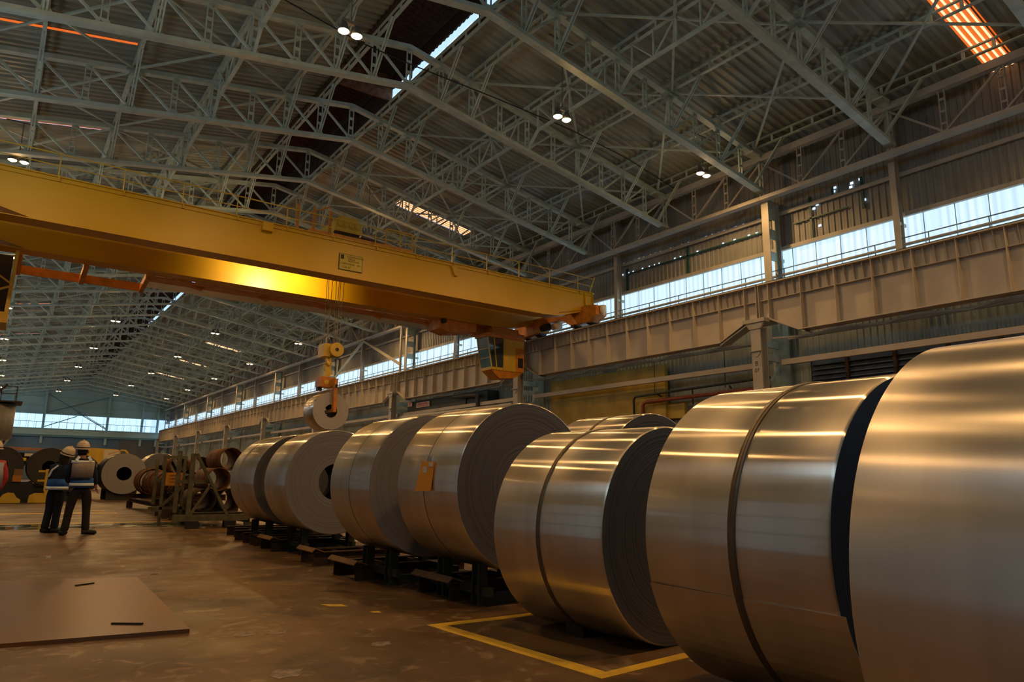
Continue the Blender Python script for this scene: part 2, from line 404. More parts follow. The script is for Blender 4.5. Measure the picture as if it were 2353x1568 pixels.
# ridge ventilator
b = MB(); zr0 = zroof(XC+MON)
for sx in (-1, 1):
    x = XC + sx*MON
    b.box(x-.03, x+.03, YB, YEND, zr0+.62, zr0+1.25)
    b.box(x-.06, x+.06, YB, YEND, zr0-.10, zr0+.05)
prof = corr(YB, YEND, .30, .04)
for sx in (-1, 1):
    vs_ = []
    for y, d in prof: vs_ += [(XC, y, zr0+1.62+d), (XC+sx*(MON+.5), y, zr0+1.22+d)]
    b.add(vs_, [(2*i, 2*i+1, 2*i+3, 2*i+2) for i in range(len(prof)-1)])
vent = b.build('ridge_vent', M['rustdark']); tag(vent, 'raised rusty ventilator running along the roof ridge', 'roof vent'); 
for (ya, yb_, hh) in ((10.0, 26.3, .13), (60, 88, .16)):
    y = ya
    while y < yb_:
        L = random.uniform(.6, 1.1)
        MB().box(XC+MON-.01, XC+MON+.01, y, y+L, zr0+.08, zr0+.08+hh).build('daylight_slit', M['slit'], vent)
        y += L+(random.uniform(.10, .35) if ya < 50 else random.uniform(1.2, 3.5))
for y0_, y1_ in ((YB, 9.9), (26.5, 59.8), (88.5, YEND)):
    MB().box(XC+MON-.02, XC+MON+.02, y0_, y1_, zr0+.05, zr0+.62).build('side_sheet', M['rustdark'], vent)
MB().box(XC-MON-.02, XC-MON+.02, YB, YEND, zr0+.05, zr0+.62).build('side_sheet', M['rustdark'], vent)
MB().prism([(XC-MON, zr0), (XC+MON, zr0), (XC+MON, zr0+1.2), (XC-MON, zr0+1.2)], 'y', 26.4, 26.5).build('cross_sheet', M['rust'], vent)
for j in range(-1, 10):
    yy = ty(j)+TSP*.5; p = MB()
    for sx in (-1, 1): p.box(XC+sx*MON-.05, XC+sx*MON+.05, yy-.05, yy+.05, zr0-.1, zr0+1.25)
    p.bar((XC-MON, yy, zr0+1.0), (XC+MON, yy, zr0+1.0), .06, .08)
    p.build('vent_frame', M['rustdark'], vent)

# right wall: ribbed cladding, window band, lower wall
XW = 26.2
def wall_sheet(name, m, y0, y1, z0, z1, x=XW, step=.26, depth=.04, sign=1):
    prof = corr(y0, y1, step, depth*sign); vs_ = []
    for y, d in prof: vs_ += [(x+d, min(y, y1), z0), (x+d, min(y, y1), z1)]
    return MB().add(vs_, [(2*i, 2*i+1, 2*i+3, 2*i+2) for i in range(len(prof)-1)]).build(name, m)
struct(wall_sheet('wall_right', M['clad'], YB, YEND, 10.95, 15.6))
struct(wall_sheet('wall_right', M['cladlow'], YB, YEND, 0, 8.3))
wall_panes = []
M['winleft'] = sheet_glow('boosted_left_sheet', WIN_COL, 2.6)  # unseen left windows, glow raised to add light on the roof steel
def window_bay(n, x, y0, y1, z0, z1, side=1):
    t = bpy.data.objects.new('window_%d' % n, None); C.objects.link(t); struct(t)
    dx = .06*side
    MB().box(min(x+dx, x+dx+.01*side), max(x+dx, x+dx+.01*side), y0, y1, z0, z1).build('window_pane', M['win'] if side > 0 else M['winleft'], t)
    b = MB(); y = y0
    while y < y1:
        b.box(x+.0, x+.03, y-.010, y+.010, z0, z1); y += 1.05
    b.build('window_mullion', M['seam'], t)
    MB().box(x-.10, x+.02, y0, y1, z1-.04, z1+.08).build('window_frame', M['wallsteel'], t)
    return t
for k in range(9):
    window_bay(k+1, XW, COLY[k]+.0, COLY[k+1], 8.3, 10.95)
window_bay(10, XW, YB, COLY[0], 8.3, 10.95)
# left wall (behind and left of the camera)
gates = [(-9, -3.5), (1.0, 7.5), (13, 18), (38, 44)]  # unseen gates, their glow added for the cool light on the coils
y = YB
for g0, g1 in gates+[(YEND, YEND)]:
    struct(MB().box(-4.6, -4.4, y, g0, 0, 8.3).build('wall_left', M['cladlow']))
    if g1 > g0:
        struct(MB().box(-4.6, -4.4, g0, g1, 4.6, 8.3).build('wall_left', M['cladlow']))
    y = g1
for k, (g0, g1) in enumerate(gates):
    t = bpy.data.objects.new('door_%d' % (k+1), None); C.objects.link(t); struct(t)
    MB().box(-4.52, -4.50, g0, g1, 0, 4.6).build('door_sheet', M['gate'], t)
    b = MB()
    for yy in (g0+.05, (g0+g1)/2, g1-.05): b.bar((-4.45, yy, 0), (-4.45, yy, 4.6), .1)
    for zz in (1.5, 3.0, 4.55): b.bar((-4.45, g0, zz), (-4.45, g1, zz), .08)
    b.build('door_frame', M['mullion'], t)
struct(MB().box(-4.6, -4.4, YB, YEND, 10.95, 15.6).build('wall_left', M['clad']))
for k in range(9):
    window_bay(k+21, -4.5, COLY[k], COLY[k+1], 8.3, 10.95, -1)
window_bay(30, -4.5, YB, COLY[0], 8.3, 10.95, -1)
# back wall behind the camera
struct(MB().prism([(-4.5, 0), (26.3, 0), (26.3, 15.6), (XC, 19.3), (-4.5, 15.6)], 'y', YB-.2, YB).build('wall_back', M['cladlow']))
# far end wall
ZE0, ZE1 = 8.9, 11.35
e = MB()
e.prism([(-4.5, ZE1), (26.3, ZE1), (26.3, 15.5), (XC, 19.4), (-4.5, 15.5)], 'y', YEND, YEND+.2)
struct(e.build('wall_far', M['endclad']))
struct(MB().box(-4.5, 26.3, YEND, YEND+.2, 7.4, ZE0).build('wall_far', M['endclad']))
struct(MB().box(-4.5, 26.3, YEND+.2, YEND+.4, 0, 7.4).build('wall_far', M['endlow']))
struct(MB().box(18.5, 26.3, YEND, YEND+.2, 0, 7.4).build('wall_far', mat('grey_end_wall', (.16, .17, .16), .6, 0, .2, .3)))
endposts = [-3.2, 1.2, 6.1, 16.1, 21.9, 24.6]
spans = [(-3.1, 1.1), (1.35, 5.9), (6.35, 15.8), (16.4, 21.6), (22.6, 23.6)]
for k, (a, c_) in enumerate(spans):
    t = bpy.data.objects.new('window_%d' % (40+k), None); C.objects.link(t); struct(t)
    MB().box(a, c_, YEND+.08, YEND+.1, ZE0, ZE1).build('window_pane', M['winend'], t)
    b = MB(); x = a
    while x < c_: b.box(x-.015, x+.015, YEND+.02, YEND+.07, ZE0, ZE1); x += 1.15
    b.build('window_mullion', M['seam'], t)
b = MB()
for x in endposts: b.beam((x, YEND-.35, 6.2), (x, YEND-.35, 15.6 if x < 23 else 14.5), .35, .5, .04)
for z in (8.75, 11.5, 12.8, 14.4): b.bar((-4.4, YEND-.1, z), (26, YEND-.1, z), .12, .14)
struct(b.build('trim_1', M['endclad']))
b = MB()
b.bar((6.3, YEND-.6, 9.1), (11.1, YEND-.6, 11.2), .14); b.bar((15.9, YEND-.6, 9.1), (11.1, YEND-.6, 11.9), .14)
b.bar((6.3, YEND-.6, 15.0), (15.9, YEND-.6, 9.3), .10); b.bar((15.9, YEND-.6, 15.0), (6.3, YEND-.6, 11.6), .10)
b.bar((-3, YEND-1, 9.95), (24.5, YEND-1, 9.95), .07)
struct(b.build('trim_2', M['mullion']))
b = MB(); b.beam((-4, YEND-1.2, 8.2), (25, YEND-1.2, 8.2), .5, 1.0, .05)
struct(b.build('trim_3', M['endclad']))
b = MB(); x = -3
while x < 24.5: b.bar((x, YEND-1, 8.7), (x, YEND-1, 9.95), .05); x += 1.15
struct(b.build('trim_4', M['mullion']))
# girts (horizontal rails) and posts of the right cladding
b = MB()
for z in (10.98, 12.55): b.bar((XW-.1, YB, z), (XW-.1, YEND, z), .10, .16)
struct(b.build('trim_5', M['wallsteel']))

# ================================================================== ROOF STEEL
def xn(k): return XC + PAN*k
nodes = list(range(-10, 11))
def truss_master(detail):
    t = thing('roof_truss', '', 'roof truss')
    P_ = M['paint']
    # bottom chord: flat wide channel pair
    b = MB()
    for sx in (-1, 1):
        b.bar((XC, 0, ZBR), (XC+sx*(XR-XC), 0, ZBE), .30, .14, (0,0,1))
    b.build('bottom_chord', P_, t)
    b = MB()
    for sx in (-1, 1):
        b.bar((XC, 0, ZTR), (XC+sx*(XR-XC), 0, ZTE), .26, .16, (0,0,1))
    b.build('top_chord', P_, t)
    web = MB()
    def post(k):
        b = MB() if detail else web
        x = xn(k); z0, z1 = zb(x)+.06, zt(x)-.06
        if abs(k) == 10: z0 -= 0
        for d in (-.09, .09): b.bar((x+d, 0, z0), (x+d, 0, z1), .035, .06)
        n = 3
        for q in range(n+1):
            zz = z0 + (z1-z0)*(q+.25)/(n+.5); b.box(x-.09, x+.09, -.035, .035, zz-.05, zz+.05)
        if detail: b.build('web_post', P_, t)
    def diag(k):
        s = 1 if k >= 0 else -1
        b = MB() if detail else web
        a, c_ = k, k+s
        b.bar((xn(a), 0, zb(xn(a))+.08), (xn(c_), 0, zt(xn(c_))-.08), .07, .08)
        if detail: b.build('web_diagonal', P_, t)
    for k in nodes: post(k)
    for k in range(0, 10): diag(k)
    for k in range(-1, -10, -1): diag(k)
    # first panel on the left of the ridge
    b = MB() if detail else web
    b.bar((xn(0), 0, zb(XC)+.08), (xn(-1), 0, zt(xn(-1))-.08), .07, .08)
    if detail: b.build('web_diagonal', P_, t)
    # gusset plates
    for k in nodes:
        g = MB() if detail else web
        x = xn(k); z = zb(x)+.05
        g.prism([(x-.26, z), (x+.26, z), (x+.12, z+.22), (x-.12, z+.22)], 'y', -.02, .02)
        if detail: g.build('gusset_plate', P_, t)
    # knee braces back to the purlins
    for k in (-9.6, -8, -6, -2, -1, 1, 2, 6, 8, 9.6):
        b = MB() if detail else web
        x = xn(k)
        for d in (-.045, .045): b.bar((x+d, 0, zb(x)+.05), (x+d, -1.48, zt(x)+.12), .05, .06)
        if detail: b.build('knee_brace', P_, t)
    if not detail: web.build('web', P_, t)
    return t
tm = truss_master(True); tf = truss_master(False)
def truss_label(j):
    return 'pale green lattice steel roof truss, %s from the near end of the roof' % ordn(j)
first = True; firstf = True
for j in range(0, NT):
    if j <= 9:
        o = tm if first else copy_tree(tm); first = False
    else:
        o = tf if firstf else copy_tree(tf); firstf = False
    o.location = (0, ty(j), 0); tag(o, truss_label(j), 'roof truss', 'roof trusses')
# node boxes where roof bracing meets the top chord are part of bracing
def bracing_master():
    t = thing('roof_cross_bracing', '', 'roof bracing')
    for sgn in (1, -1):
        for k0, k1 in ((2, 6), (6, 9.6)):
            a, c_ = xn(sgn*k0), xn(sgn*k1)
            for (p, q) in ((a, c_), (c_, a)):
                MB().bar((p, .1, zt(p)+.02), (q, TSP-.1, zt(q)+.02), .085, .06).build('brace_rod', M['paint'], t)
            for x in (a, c_): MB().box(x-.26, x+.26, -.22, .22, zt(x)-.11, zt(x)-.02).build('brace_plate', M['paint'], t)
    return t
bm_ = bracing_master(); first = True
for j in range(0, NT-1):
    o = bm_ if first else copy_tree(bm_); first = False
    o.location = (0, ty(j), 0)
    tag(o, 'thin crossed bracing rods between the %s and %s roof trusses' % (ordn(j), ordn(j+1)), 'roof bracing', 'roof cross bracing')
# lattice purlins
def purlin(k, name='roof_purlin'):
    x = xn(k); z = zt(x)+.10; t = MB()
    L0, L1 = YB, YEND
    s = -(ZTR-ZTE)/(XR-XC) * (1 if k > 0 else -1)
    t.bar((x, L0, z+.36), (x, L1, z+.36), .10, .05)
    t.bar((x, L0, z+.03), (x, L1, z+.03), .12, .045)
    y = L0
    while y < L1:
        t.box(x-.02, x+.02, y-.05, y+.05, z, z+.38); y += TSP/6
    sd = 'right' if k > 0 else 'left'
    o = t.build(name, M['paint'])
    return o
pk = [.95, 2, 4, 6, 8, 9.6]
for sgn, sd in ((1, 'right'), (-1, 'left')):
    for i, k in enumerate(pk):
        o = purlin(sgn*k)
        tag(o, 'long lattice purlin under the %s roof slope, %s down from the ridge' % (sd, ordn(i)), 'purlin', 'roof purlins')
# longitudinal trapezoid trusses at the fourth node, one per bay
def long_truss(k):
    x = xn(k); t = thing('longitudinal_truss', '', 'longitudinal truss')
    z0 = zb(x)+.06; zl = z0+.62; zu = zt(x)+.1
    ch = MB(); ch.bar((x, 0, z0), (x, .62, zl), .10, .09); ch.bar((x, .62, zl), (x, TSP-.75, zl), .11, .10); ch.bar((x, TSP-.75, zl), (x, TSP, z0), .10, .09)
    ch.build('lower_chord', M['paint'], t)
    ys = [.62 + (TSP-1.37)*q/4 for q in range(5)]
    w = MB()
    for y in ys: w.bar((x, y, zl), (x, y, zu), .06, .06)
    for q in range(4):
        a, c_ = (ys[q], ys[q+1])
        w.bar((x, a, zl if q % 2 else zu), (x, c_, zu if q % 2 else zl), .05, .05)
    w.build('web', M['paint'], t)
    return t
for sgn, sd in ((1, 'right'), (-1, 'left')):
    lm = long_truss(4*sgn); first = True
    for j in range(0, NT-1):
        o = lm if first else copy_tree(lm); first = False
        o.location = (0, ty(j), 0)
        tag(o, 'lengthwise lattice girder, %s slope, joining the %s and %s roof trusses' % (sd, ordn(j), ordn(j+1)), 'lattice girder', 'lengthwise lattice girders')
# eave trusses along the column line
def eave_master(x, sgn):
    t = thing('eave_truss', '', 'eave truss')
    L = 16.24; zb0, zt0 = 12.98, 14.78
    MB().bar((x, 0, zb0), (x, L, zb0), .34, .16).build('bottom_chord', M['wallsteel'], t)
    MB().bar((x, 0, zt0), (x, L, zt0), .26, .28).build('top_chord', M['wallsteel'], t)
    n = 9
    for q in range(n):
        y = L*q/n; y2 = L*(q+1)/n
        b = MB()
        for d in (-.09, .09): b.bar((x, y+d, zb0), (x, y+d, zt0), .06, .03)
        for z in (13.4, 13.85, 14.3): b.box(x-.03, x+.03, y-.09, y+.09, z-.04, z+.04)
        b.build('web_post', M['wallsteel'], t)
        if q % 3 != 2: MB().bar((x, y2, zb0+.1), (x, y, zt0-.15), .08, .07).build('web_diagonal', M['wallsteel'], t)
        else: MB().bar((x, y, zb0+.1), (x, y2, zt0-.15), .08, .07).build('web_diagonal', M['wallsteel'], t)
    return t
for x, sd in ((XR, 'right'),):
    em = eave_master(x, 1); first = True
    for k in range(9):
        o = em if first else copy_tree(em); first = False
        o.location = (0, COLY[k], 0)
        tag(o, 'lattice eave truss along the %s wall, %s bay from the near end' % (sd, ordn(k)), 'eave truss', 'eave trusses')

# ================================================================== RUNWAY, COLUMNS, WALL STEEL
ZRT, ZRB = 9.02, 6.96
def runway_bay(x, sgn):
    t = thing('crane_runway_girder', '', 'runway girder')
    L = 16.24; G = M['girder']; xi = x; xb = x + sgn*.06
    # web with notched haunches at both ends
    poly = [(0.03, 7.62), (.62, 7.60), (1.92, ZRB), (L-1.72, ZRB), (L-.45, 7.60), (L-.03, 7.62), (L-.03, ZRT), (.03, ZRT)]
    MB().prism(poly, 'x', x+sgn*.30, x+sgn*.34).build('web_plate', G, t)
    b = MB(); xa, xb2 = sorted((x+sgn*.0, x+sgn*.64))
    b.box(xa, xb2, .03, L-.03, ZRT, ZRT+.05); b.build('top_flange', G, t)
    b = MB()
    pts = poly[:6]
    for i in range(5):
        (y0, z0), (y1, z1) = pts[i], pts[i+1]
        b.bar((x+sgn*.32, y0, z0), (x+sgn*.32, y1, z1), .56, .04)
    b.build('bottom_flange', G, t)
    st = [.06, .62, 1.92] + [1.92+1.38*i for i in range(1, 10)] + [L-.5, L-.06]
    st = sorted(s_ for s_ in st if s_ < L)
    for y in st:
        z0 = 7.62 if (y < .7 or y > L-.7) else ZRB
        xa, xb2 = sorted((x+sgn*.03, x+sgn*.30))
        MB().box(xa, xb2, y-.012, y+.012, z0, ZRT).build('stiffener', G, t)
    xa, xb2 = sorted((x+sgn*.12, x+sgn*.30))
    MB().box(xa, xb2, .05, L-.05, 8.38, 8.40).build('stiffener_rail', G, t)
    for a, c_ in zip(st[:-1], st[1:]):
        if c_-a < .8: continue
        n = 4 if c_-a > 1.1 else 3
        for q in range(1, n):
            y = a+(c_-a)*q/n; MB().prism([(x+sgn*.08, ZRT), (x+sgn*.30, ZRT), (x+sgn*.30, 8.40), (x+sgn*.22, 8.40)], 'y', y-.008, y+.008).build('short_stiffener', G, t)
    return t
for x, sg, sd in ((24.2, 1, 'right'),):
    rm = runway_bay(x, sg); first = True
    for k in range(9):
        o = rm if first else copy_tree(rm); first = False
        o.location = (0, COLY[k], 0)
        tag(o, 'deep beige crane runway girder along the %s wall, %s bay from the near end' % (sd, ordn(k)), 'runway girder', 'crane runway girders')
# crane rail and lower lateral truss
for x, sd in ((24.52, 'right'), (-2.78, 'left')):
    o = MB().bar((x, COLY[0], ZRT+.11), (x, COLY[9], ZRT+.11), .07, .12).build('crane_rail', M['dark'])
    tag(o, 'dark steel crane rail on top of the %s runway' % sd, 'rail')
first = True
b = MB(); b.bar((25.2, .6, 6.86), (25.2, 15.6, 6.86), .10, .12)
y = .7; q = 0
while y < 14.5:
    b.bar((24.6 if q else 25.2, y, 6.85), (25.2 if q else 24.6, y+1.38, 6.85), .07, .07); y += 1.38; q = 1-q
lt0 = b.build('lateral_bracing', M['wallsteel'])
for k in range(9):
    o = lt0 if k == 0 else lt0.copy()
    if k: C.objects.link(o)
    o.location = (0, COLY[k], 0); tag(o, 'flat zigzag bracing below the right runway girder, %s bay from the near end' % ordn(k), 'bracing', 'runway bracings')
# walkway rail beside the runway
def rail_line(x, sd):
    t = thing('walkway_railing', 'thin steel handrail with posts along the top of the %s runway' % sd, 'railing')
    MB().bar((x, COLY[0], 9.98), (x, COLY[9], 9.98), .035).build('top_rail', M['mullion'], t)
    MB().tube([(x, COLY[0], 9.72), (x, COLY[9], 9.72)], .06, 8).build('cable_pipe', M['wallsteel'], t)
    b = MB(); y = COLY[0]+.7
    while y < COLY[9]: b.bar((x, y, 9.07), (x, y, 9.98), .03); y += 1.9
    tag(b.build('rail_post', M['mullion'], t), kind='stuff')
rail_line(25.05+.7, 'right')
# columns
def column_master(x, sg):
    t = thing('hall_column', '', 'column')
    W = M['wallsteel']
    # upper shaft: flange seen face on + battened web behind
    xu = x+sg*.35
    def bx(a, c_): return sorted((x+sg*a, x+sg*c_))
    b = MB(); a, c_ = bx(.12, .16); b.box(a, c_, -.16, .17, 9.05, 13.05)
    a, c_ = bx(.88, .92); b.box(a, c_, -.16, .17, 9.05, 13.05); b.build('upper_flange', W, t)
    # perforated web: rings of plate
    b = MB(); a, c_ = bx(.16, .88)
    zs = [9.05, 9.55, 10.35, 10.75, 11.3, 11.75, 12.2, 13.05]
    for i in range(0, len(zs)-1, 2): b.box(a, c_, -.02, .02, zs[i], zs[i+1])
    b.box(*bx(.16, .26), -.02, .02, 9.05, 13.05); b.box(*bx(.78, .88), -.02, .02, 9.05, 13.05)
    b.build('upper_web', M['paint'], t)
    b = MB(); a, c_ = bx(.92, 1.5)
    for z in (10.4, 9.25): b.box(a, c_, -.06, .06, z, z+.14)
    b.build('girt_bracket', M['paint'], t)
    # lower shaft
    a, c_ = bx(-1.0, -.96); b = MB(); b.box(a, c_, -.22, .22, 0, 7.45)
    a, c_ = bx(-.60, -.56); b.box(a, c_, -.22, .22, 0, 7.3)
    a, c_ = bx(-.96, -.60); b.box(a, c_, -.02, .02, 0, 7.3); b.build('front_shaft', W, t)
    a, c_ = bx(.5, .9); b = MB(); b.box(a, c_, -.25, .25, 0, 9.05); b.build('rear_shaft', M['paint'], t)
    b = MB(); a, c_ = bx(-.56, .5)
    for z in (6.55, 6.0): b.box(a, c_, -.05, .05, z, z+.28)
    xx = [x+sg*-.5, x+sg*.5, x+sg*.5]
    b.prism([(x+sg*.5, 5.9), (x+sg*.5, 3.2), (x+sg*.05, 4.4), (x-sg*.1, 5.2)], 'y', -.05, .05)
    b.build('web_plate', M['paint'], t)
    b = MB(); a, c_ = bx(-1.12, -.1); b.box(a, c_, -.5, .5, 7.45, 7.60)
    b.prism([(-.42, 7.45), (.42, 7.45), (.26, 7.2), (-.26, 7.2)], 'x', *bx(-1.05, -.95)); b.build('cap_plate', W, t)
    b = MB(); a, c_ = bx(-1.12, -1.0); b.box(a, c_, -.24, .24, 6.28, 6.31)
    b.prism([(-.2, 6.28), (.2, 6.28), (.12, 6.12), (0, 6.05), (-.12, 6.12)], 'x', *bx(-1.04, -1.0)); b.build('bracket', W, t)
    # haunch struts that carry the runway ends
    b = MB()
    for s in (-1, 1):
        b.bar((x+sg*-.45, s*.55, 7.52), (x+sg*-.45, s*1.95, 6.86), .5, .05)
    b.build('haunch_plate', W, t)
    return t
o = MB().prism([(-3.1, 6.96), (-2.46, 6.96), (-2.46, 7.0), (-2.76, 7.0), (-2.76, 9.02), (-2.46, 9.02), (-2.46, 9.07), (-3.1, 9.07), (-3.1, 9.02), (-2.8, 9.02), (-2.8, 7.0), (-3.1, 7.0)], 'y', COLY[0], COLY[9]).build('crane_runway_girder', M['girder'])
tag(o, 'deep beige crane runway girder along the left wall', 'runway girder')
for x, sg, sd in ((XR, 1, 'right'),):
    cm = column_master(x, sg); first = True
    for k in range(0, 10):
        o = cm if first else copy_tree(cm); first = False
        o.location = (0, COLY[k], 0)
        tag(o, 'tall steel hall column on the %s wall, %s from the near end' % (sd, ordn(k)), 'column', 'hall columns')
        if k == 1 and sd == 'right':
            o['label'] = 'tall steel hall column marked B over 07 in front of the right wall'
            text('B', .26, M['signtext'], o, (XR-1.005, .09, 5.72), (PI/2, 0, -PI/2))
            text('07', .22, M['signtext'], o, (XR-1.005, .12, 5.45), (PI/2, 0, -PI/2))
# cladding posts between columns
cp = thing('wall_post', '', 'wall post')
MB().beam((0, 0, 7.0), (0, 0, 15.2), .22, .3, .03, (1, 0, 0)).build('shaft', M['wallsteel'], cp)
b = MB(); b.box(-.1, .45, -.06, .06, 10.5, 10.62); b.box(-.1, .45, -.06, .06, 9.3, 9.42); b.build('bracket', M['paint'], cp)
first = True
for k, y in enumerate([11.5, 26.05, 42.4, 58.6, 74.9, 91.1, 107.3, 123.6, 139.8]):
    o = cp if first else copy_tree(cp); first = False
    o.location = (25.75, y, 0); tag(o, 'slender steel post against the right wall windows, %s from the near end' % ordn(k), 'wall post', 'wall posts')
# lower rail beams between columns
for k in range(9):
    o = MB().box(24.9, 25.1, COLY[k]+.5, COLY[k+1]-.5, 5.78, 6.0).build('wall_rail_beam', M['girder'])
    tag(o, 'pinkish horizontal beam between the lower right columns, %s bay from near end' % ordn(k), 'beam', 'lower wall beams')
# gaps of daylight in the upper cladding (torn sheet joints)
b = MB()
for k in range(24):
    y = 17.6+k*.36+random.uniform(-.06, .06); 
    if random.random() < .75: b.box(XW-.05, XW-.03, y, y+random.uniform(.05, .16), 12.62, 12.68)
    if random.random() < .75: b.box(XW-.05, XW-.03, y+.1, y+random.uniform(.15, .24), 12.02, 12.10)
for (y, z) in ((14.9, 12.3), (14.7, 11.5), (14.0, 12.75), (13.95, 12.9), (13.3, 12.7), (13.25, 12.85), (12.9, 12.9), (12.8, 12.0), (14.75, 12.42)):
    b.box(XW-.05, XW-.03, y, y+.12, z, z+.09)
o = b.build('daylight_hole', M['slit']); tag(o, 'scattered daylight pinholes in the upper right wall sheets', 'daylight holes', kind='stuff')
b = MB()
b.bar((XW-.08, 16.9, 11.98), (XW-.08, 25.6, 11.98), .05, .07); b.bar((XW-.08, 21.6, 11.0), (XW-.08, 21.6, 12.6), .05, .12, (0,1,0)); b.bar((XW-.08, 25.7, 11.0), (XW-.08, 25.7, 12.3), .05, .12, (0,1,0))
b.bar((XW-.08, 15.1, 11.0), (XW-.08, 15.1, 12.9), .05, .10, (0,1,0)); b.bar((XW-.08, 12.9, 11.7), (XW-.08, 12.9, 13.0), .05, .10, (0,1,0)); b.bar((XW-.08, 14.1, 12.5), (XW-.08, 14.1, 13.0), .05, .10, (0,1,0))
b.bar((XW-.08, 13.5, 11.95), (XW-.08, 15.9, 11.95), .05, .06)
o = b.build('wall_stiffener_bar', mat('dark_green_strip', (.01, .07, .055), .5)); tag(o, 'dark green flat bars fixed over the upper right wall sheets', 'wall bars')
# portal bracing high on the right wall, bay between the fourth and fifth columns
t = thing('portal_bracing', 'inverted V of laced struts hanging under the right eave before the windows', 'bracing')
MB().bar((25, 57.0, 12.95), (25, 49.6, 9.9), .22, .16).build('strut', M['wallsteel'], t)
b = MB()
for d in (-.2, .2): b.bar((25, 57.0+d, 12.9), (25, 64.0+d, 9.9), .10, .08)
for q in range(1, 12):
    yy = 57+7*q/12; zz = 12.9-3*q/12; b.box(24.96, 25.04, yy-.22, yy+.22, zz-.07, zz+.07)
b.build('laced_strut', M['paint'], t)
o = MB().bar((24.85, 49.35, 9.1), (24.85, 49.35, 13.2), .14, .14).build('lit_flange_bar', M['wallsteel']); o.name = 'column_flange_bar'  # extra bar added for the warm-lit edge of the column flange
tag(o, 'upright bar added as the lit column flange beside the crane cabin', 'pipe')

# things low on the right wall
t = thing('louvre_vent', 'dark ribbed louvre opening with rusty posts behind the right columns', 'louvre')
b = MB()
for q in range(9): b.prism([(XW-.12, 4.2+q*.2), (XW-.02, 4.35+q*.2), (XW-.02, 4.38+q*.2), (XW-.12, 4.23+q*.2)], 'y', 7.0, 15.5)
tag(b.build('louvre_blade', mat('dark_louvre_blade', (.12, .15, .19), .3, .6)), kind='stuff').parent = t
MB().box(XW-.015, XW-.005, 6.9, 15.6, 4.1, 6.02).build('dark_opening', M['black'], t)
for y in (14.0, 12.2, 10.4, 8.8): MB().bar((XW-.16, y, 4.1), (XW-.16, y, 6.05), .12).build('post', M['rustdark'], t)
o = MB().box(XW-.5, XW-.3, 22.9, 31.6, 1.0, 6.75).build('machine_cover', M['olive']); tag(o, 'tall olive yellow sheet cover standing behind the lower right beam', 'panel')
t = thing('pipe_run', 'red brown pipe with an elbow crossing low on the right wall', 'pipe')
MB().tube([(25.4, 24.1, 2.5), (25.4, 24.1, 4.75), (25.4, 24.0, 4.9), (25.4, 23.8, 4.95), (25.4, 16.9, 5.02)], .09, 10).build('pipe', M['redpipe'], t)
MB().bar((25.4, 21.0, 4.6), (25.4, 21.0, 5.4), .05).build('hanger', M['dark'], t)
t = thing('green_pipe_run', 'dull green pipe with rod hangers above the red brown pipe', 'pipe')
MB().tube([(25.3, 24.6, 3.0), (25.3, 24.6, 5.1), (25.3, 24.5, 5.25), (25.3, 16.9, 5.42)], .06, 8).build('pipe', M['greensteel'], t)
for y in (23.2, 19.1):
    MB().bar((25.3, y, 5.2), (25.3, y, 6.9), .025).build('hanger', M['dark'], t)
    MB().bar((24.9, y-.5, 5.2), (25.7, y, 5.2), .06).build('bracket', M['rustdark'], t)
o = MB().box(XW-.32, XW-.1, 21.9, 23.4, 4.1, 4.85).build('junction_box', M['olive']); tag(o, 'small olive yellow box under the red brown pipe', 'box')
# dark green equipment at the second-third column bay
t = thing('green_machine', 'dark green machine cabinet with pipes behind the right runway columns', 'machine')
MB().box(25.2, 26.1, 37.5, 48.5, 0, 6.8).build('cabinet', M['greensteel'], t)
MB().box(25.12, 25.2, 40, 41.2, 1, 6.8).build('duct', M['greensteel'], t)
b = MB(); b.tube([(24.8, 38, 4.0), (24.8, 38, 6.2), (24.8, 38.2, 6.5), (24.8, 41, 6.6)], .14, 10); b.build('pipe', M['dark'], t)
MB().tube([(24.7, 34, 5.5), (24.7, 48.4, 5.6)], .16, 10).build('long_pipe', M['wallsteel'], t)
t = thing('notice_sign', 'small white and red notice sign on the dark green machine', 'sign')
MB().box(25.1, 25.16, 44.9, 46.9, 6.28, 6.66).build('board', mat('notice_board', (.62, .45, .35), .6), t)
b = MB(); b.box(25.09, 25.1, 45.2, 46.6, 6.50, 6.58); b.box(25.09, 25.1, 45.1, 46.7, 6.36, 6.40); b.build('red_lettering', M['red'], t)
t = thing('small_notice', 'small square white notice left of the red notice sign', 'sign')
MB().box(25.1, 25.16, 47.6, 48.3, 6.45, 6.78).build('board', mat('notice_board_small', (.62, .48, .4), .6), t)
MB().box(25.09, 25.1, 47.9, 47.98, 6.45, 6.78).build('stripe', M['red'], t)
t = thing('ventilation_hood', 'grey funnel shaped hood between the lower right columns', 'hood')
for y in (82.5,):
    MB().prism([(y-1.9, 2.2), (y+1.9, 2.2), (y+.7, 5.0), (y-.7, 5.0)], 'x', 24.2, 25.6).build('hood', M['paint'], t)
    MB().box(24.4, 25.4, y-.5, y+.5, 5, 6.7).build('duct', M['paint'], t)
# yellow door-like opening / storage behind

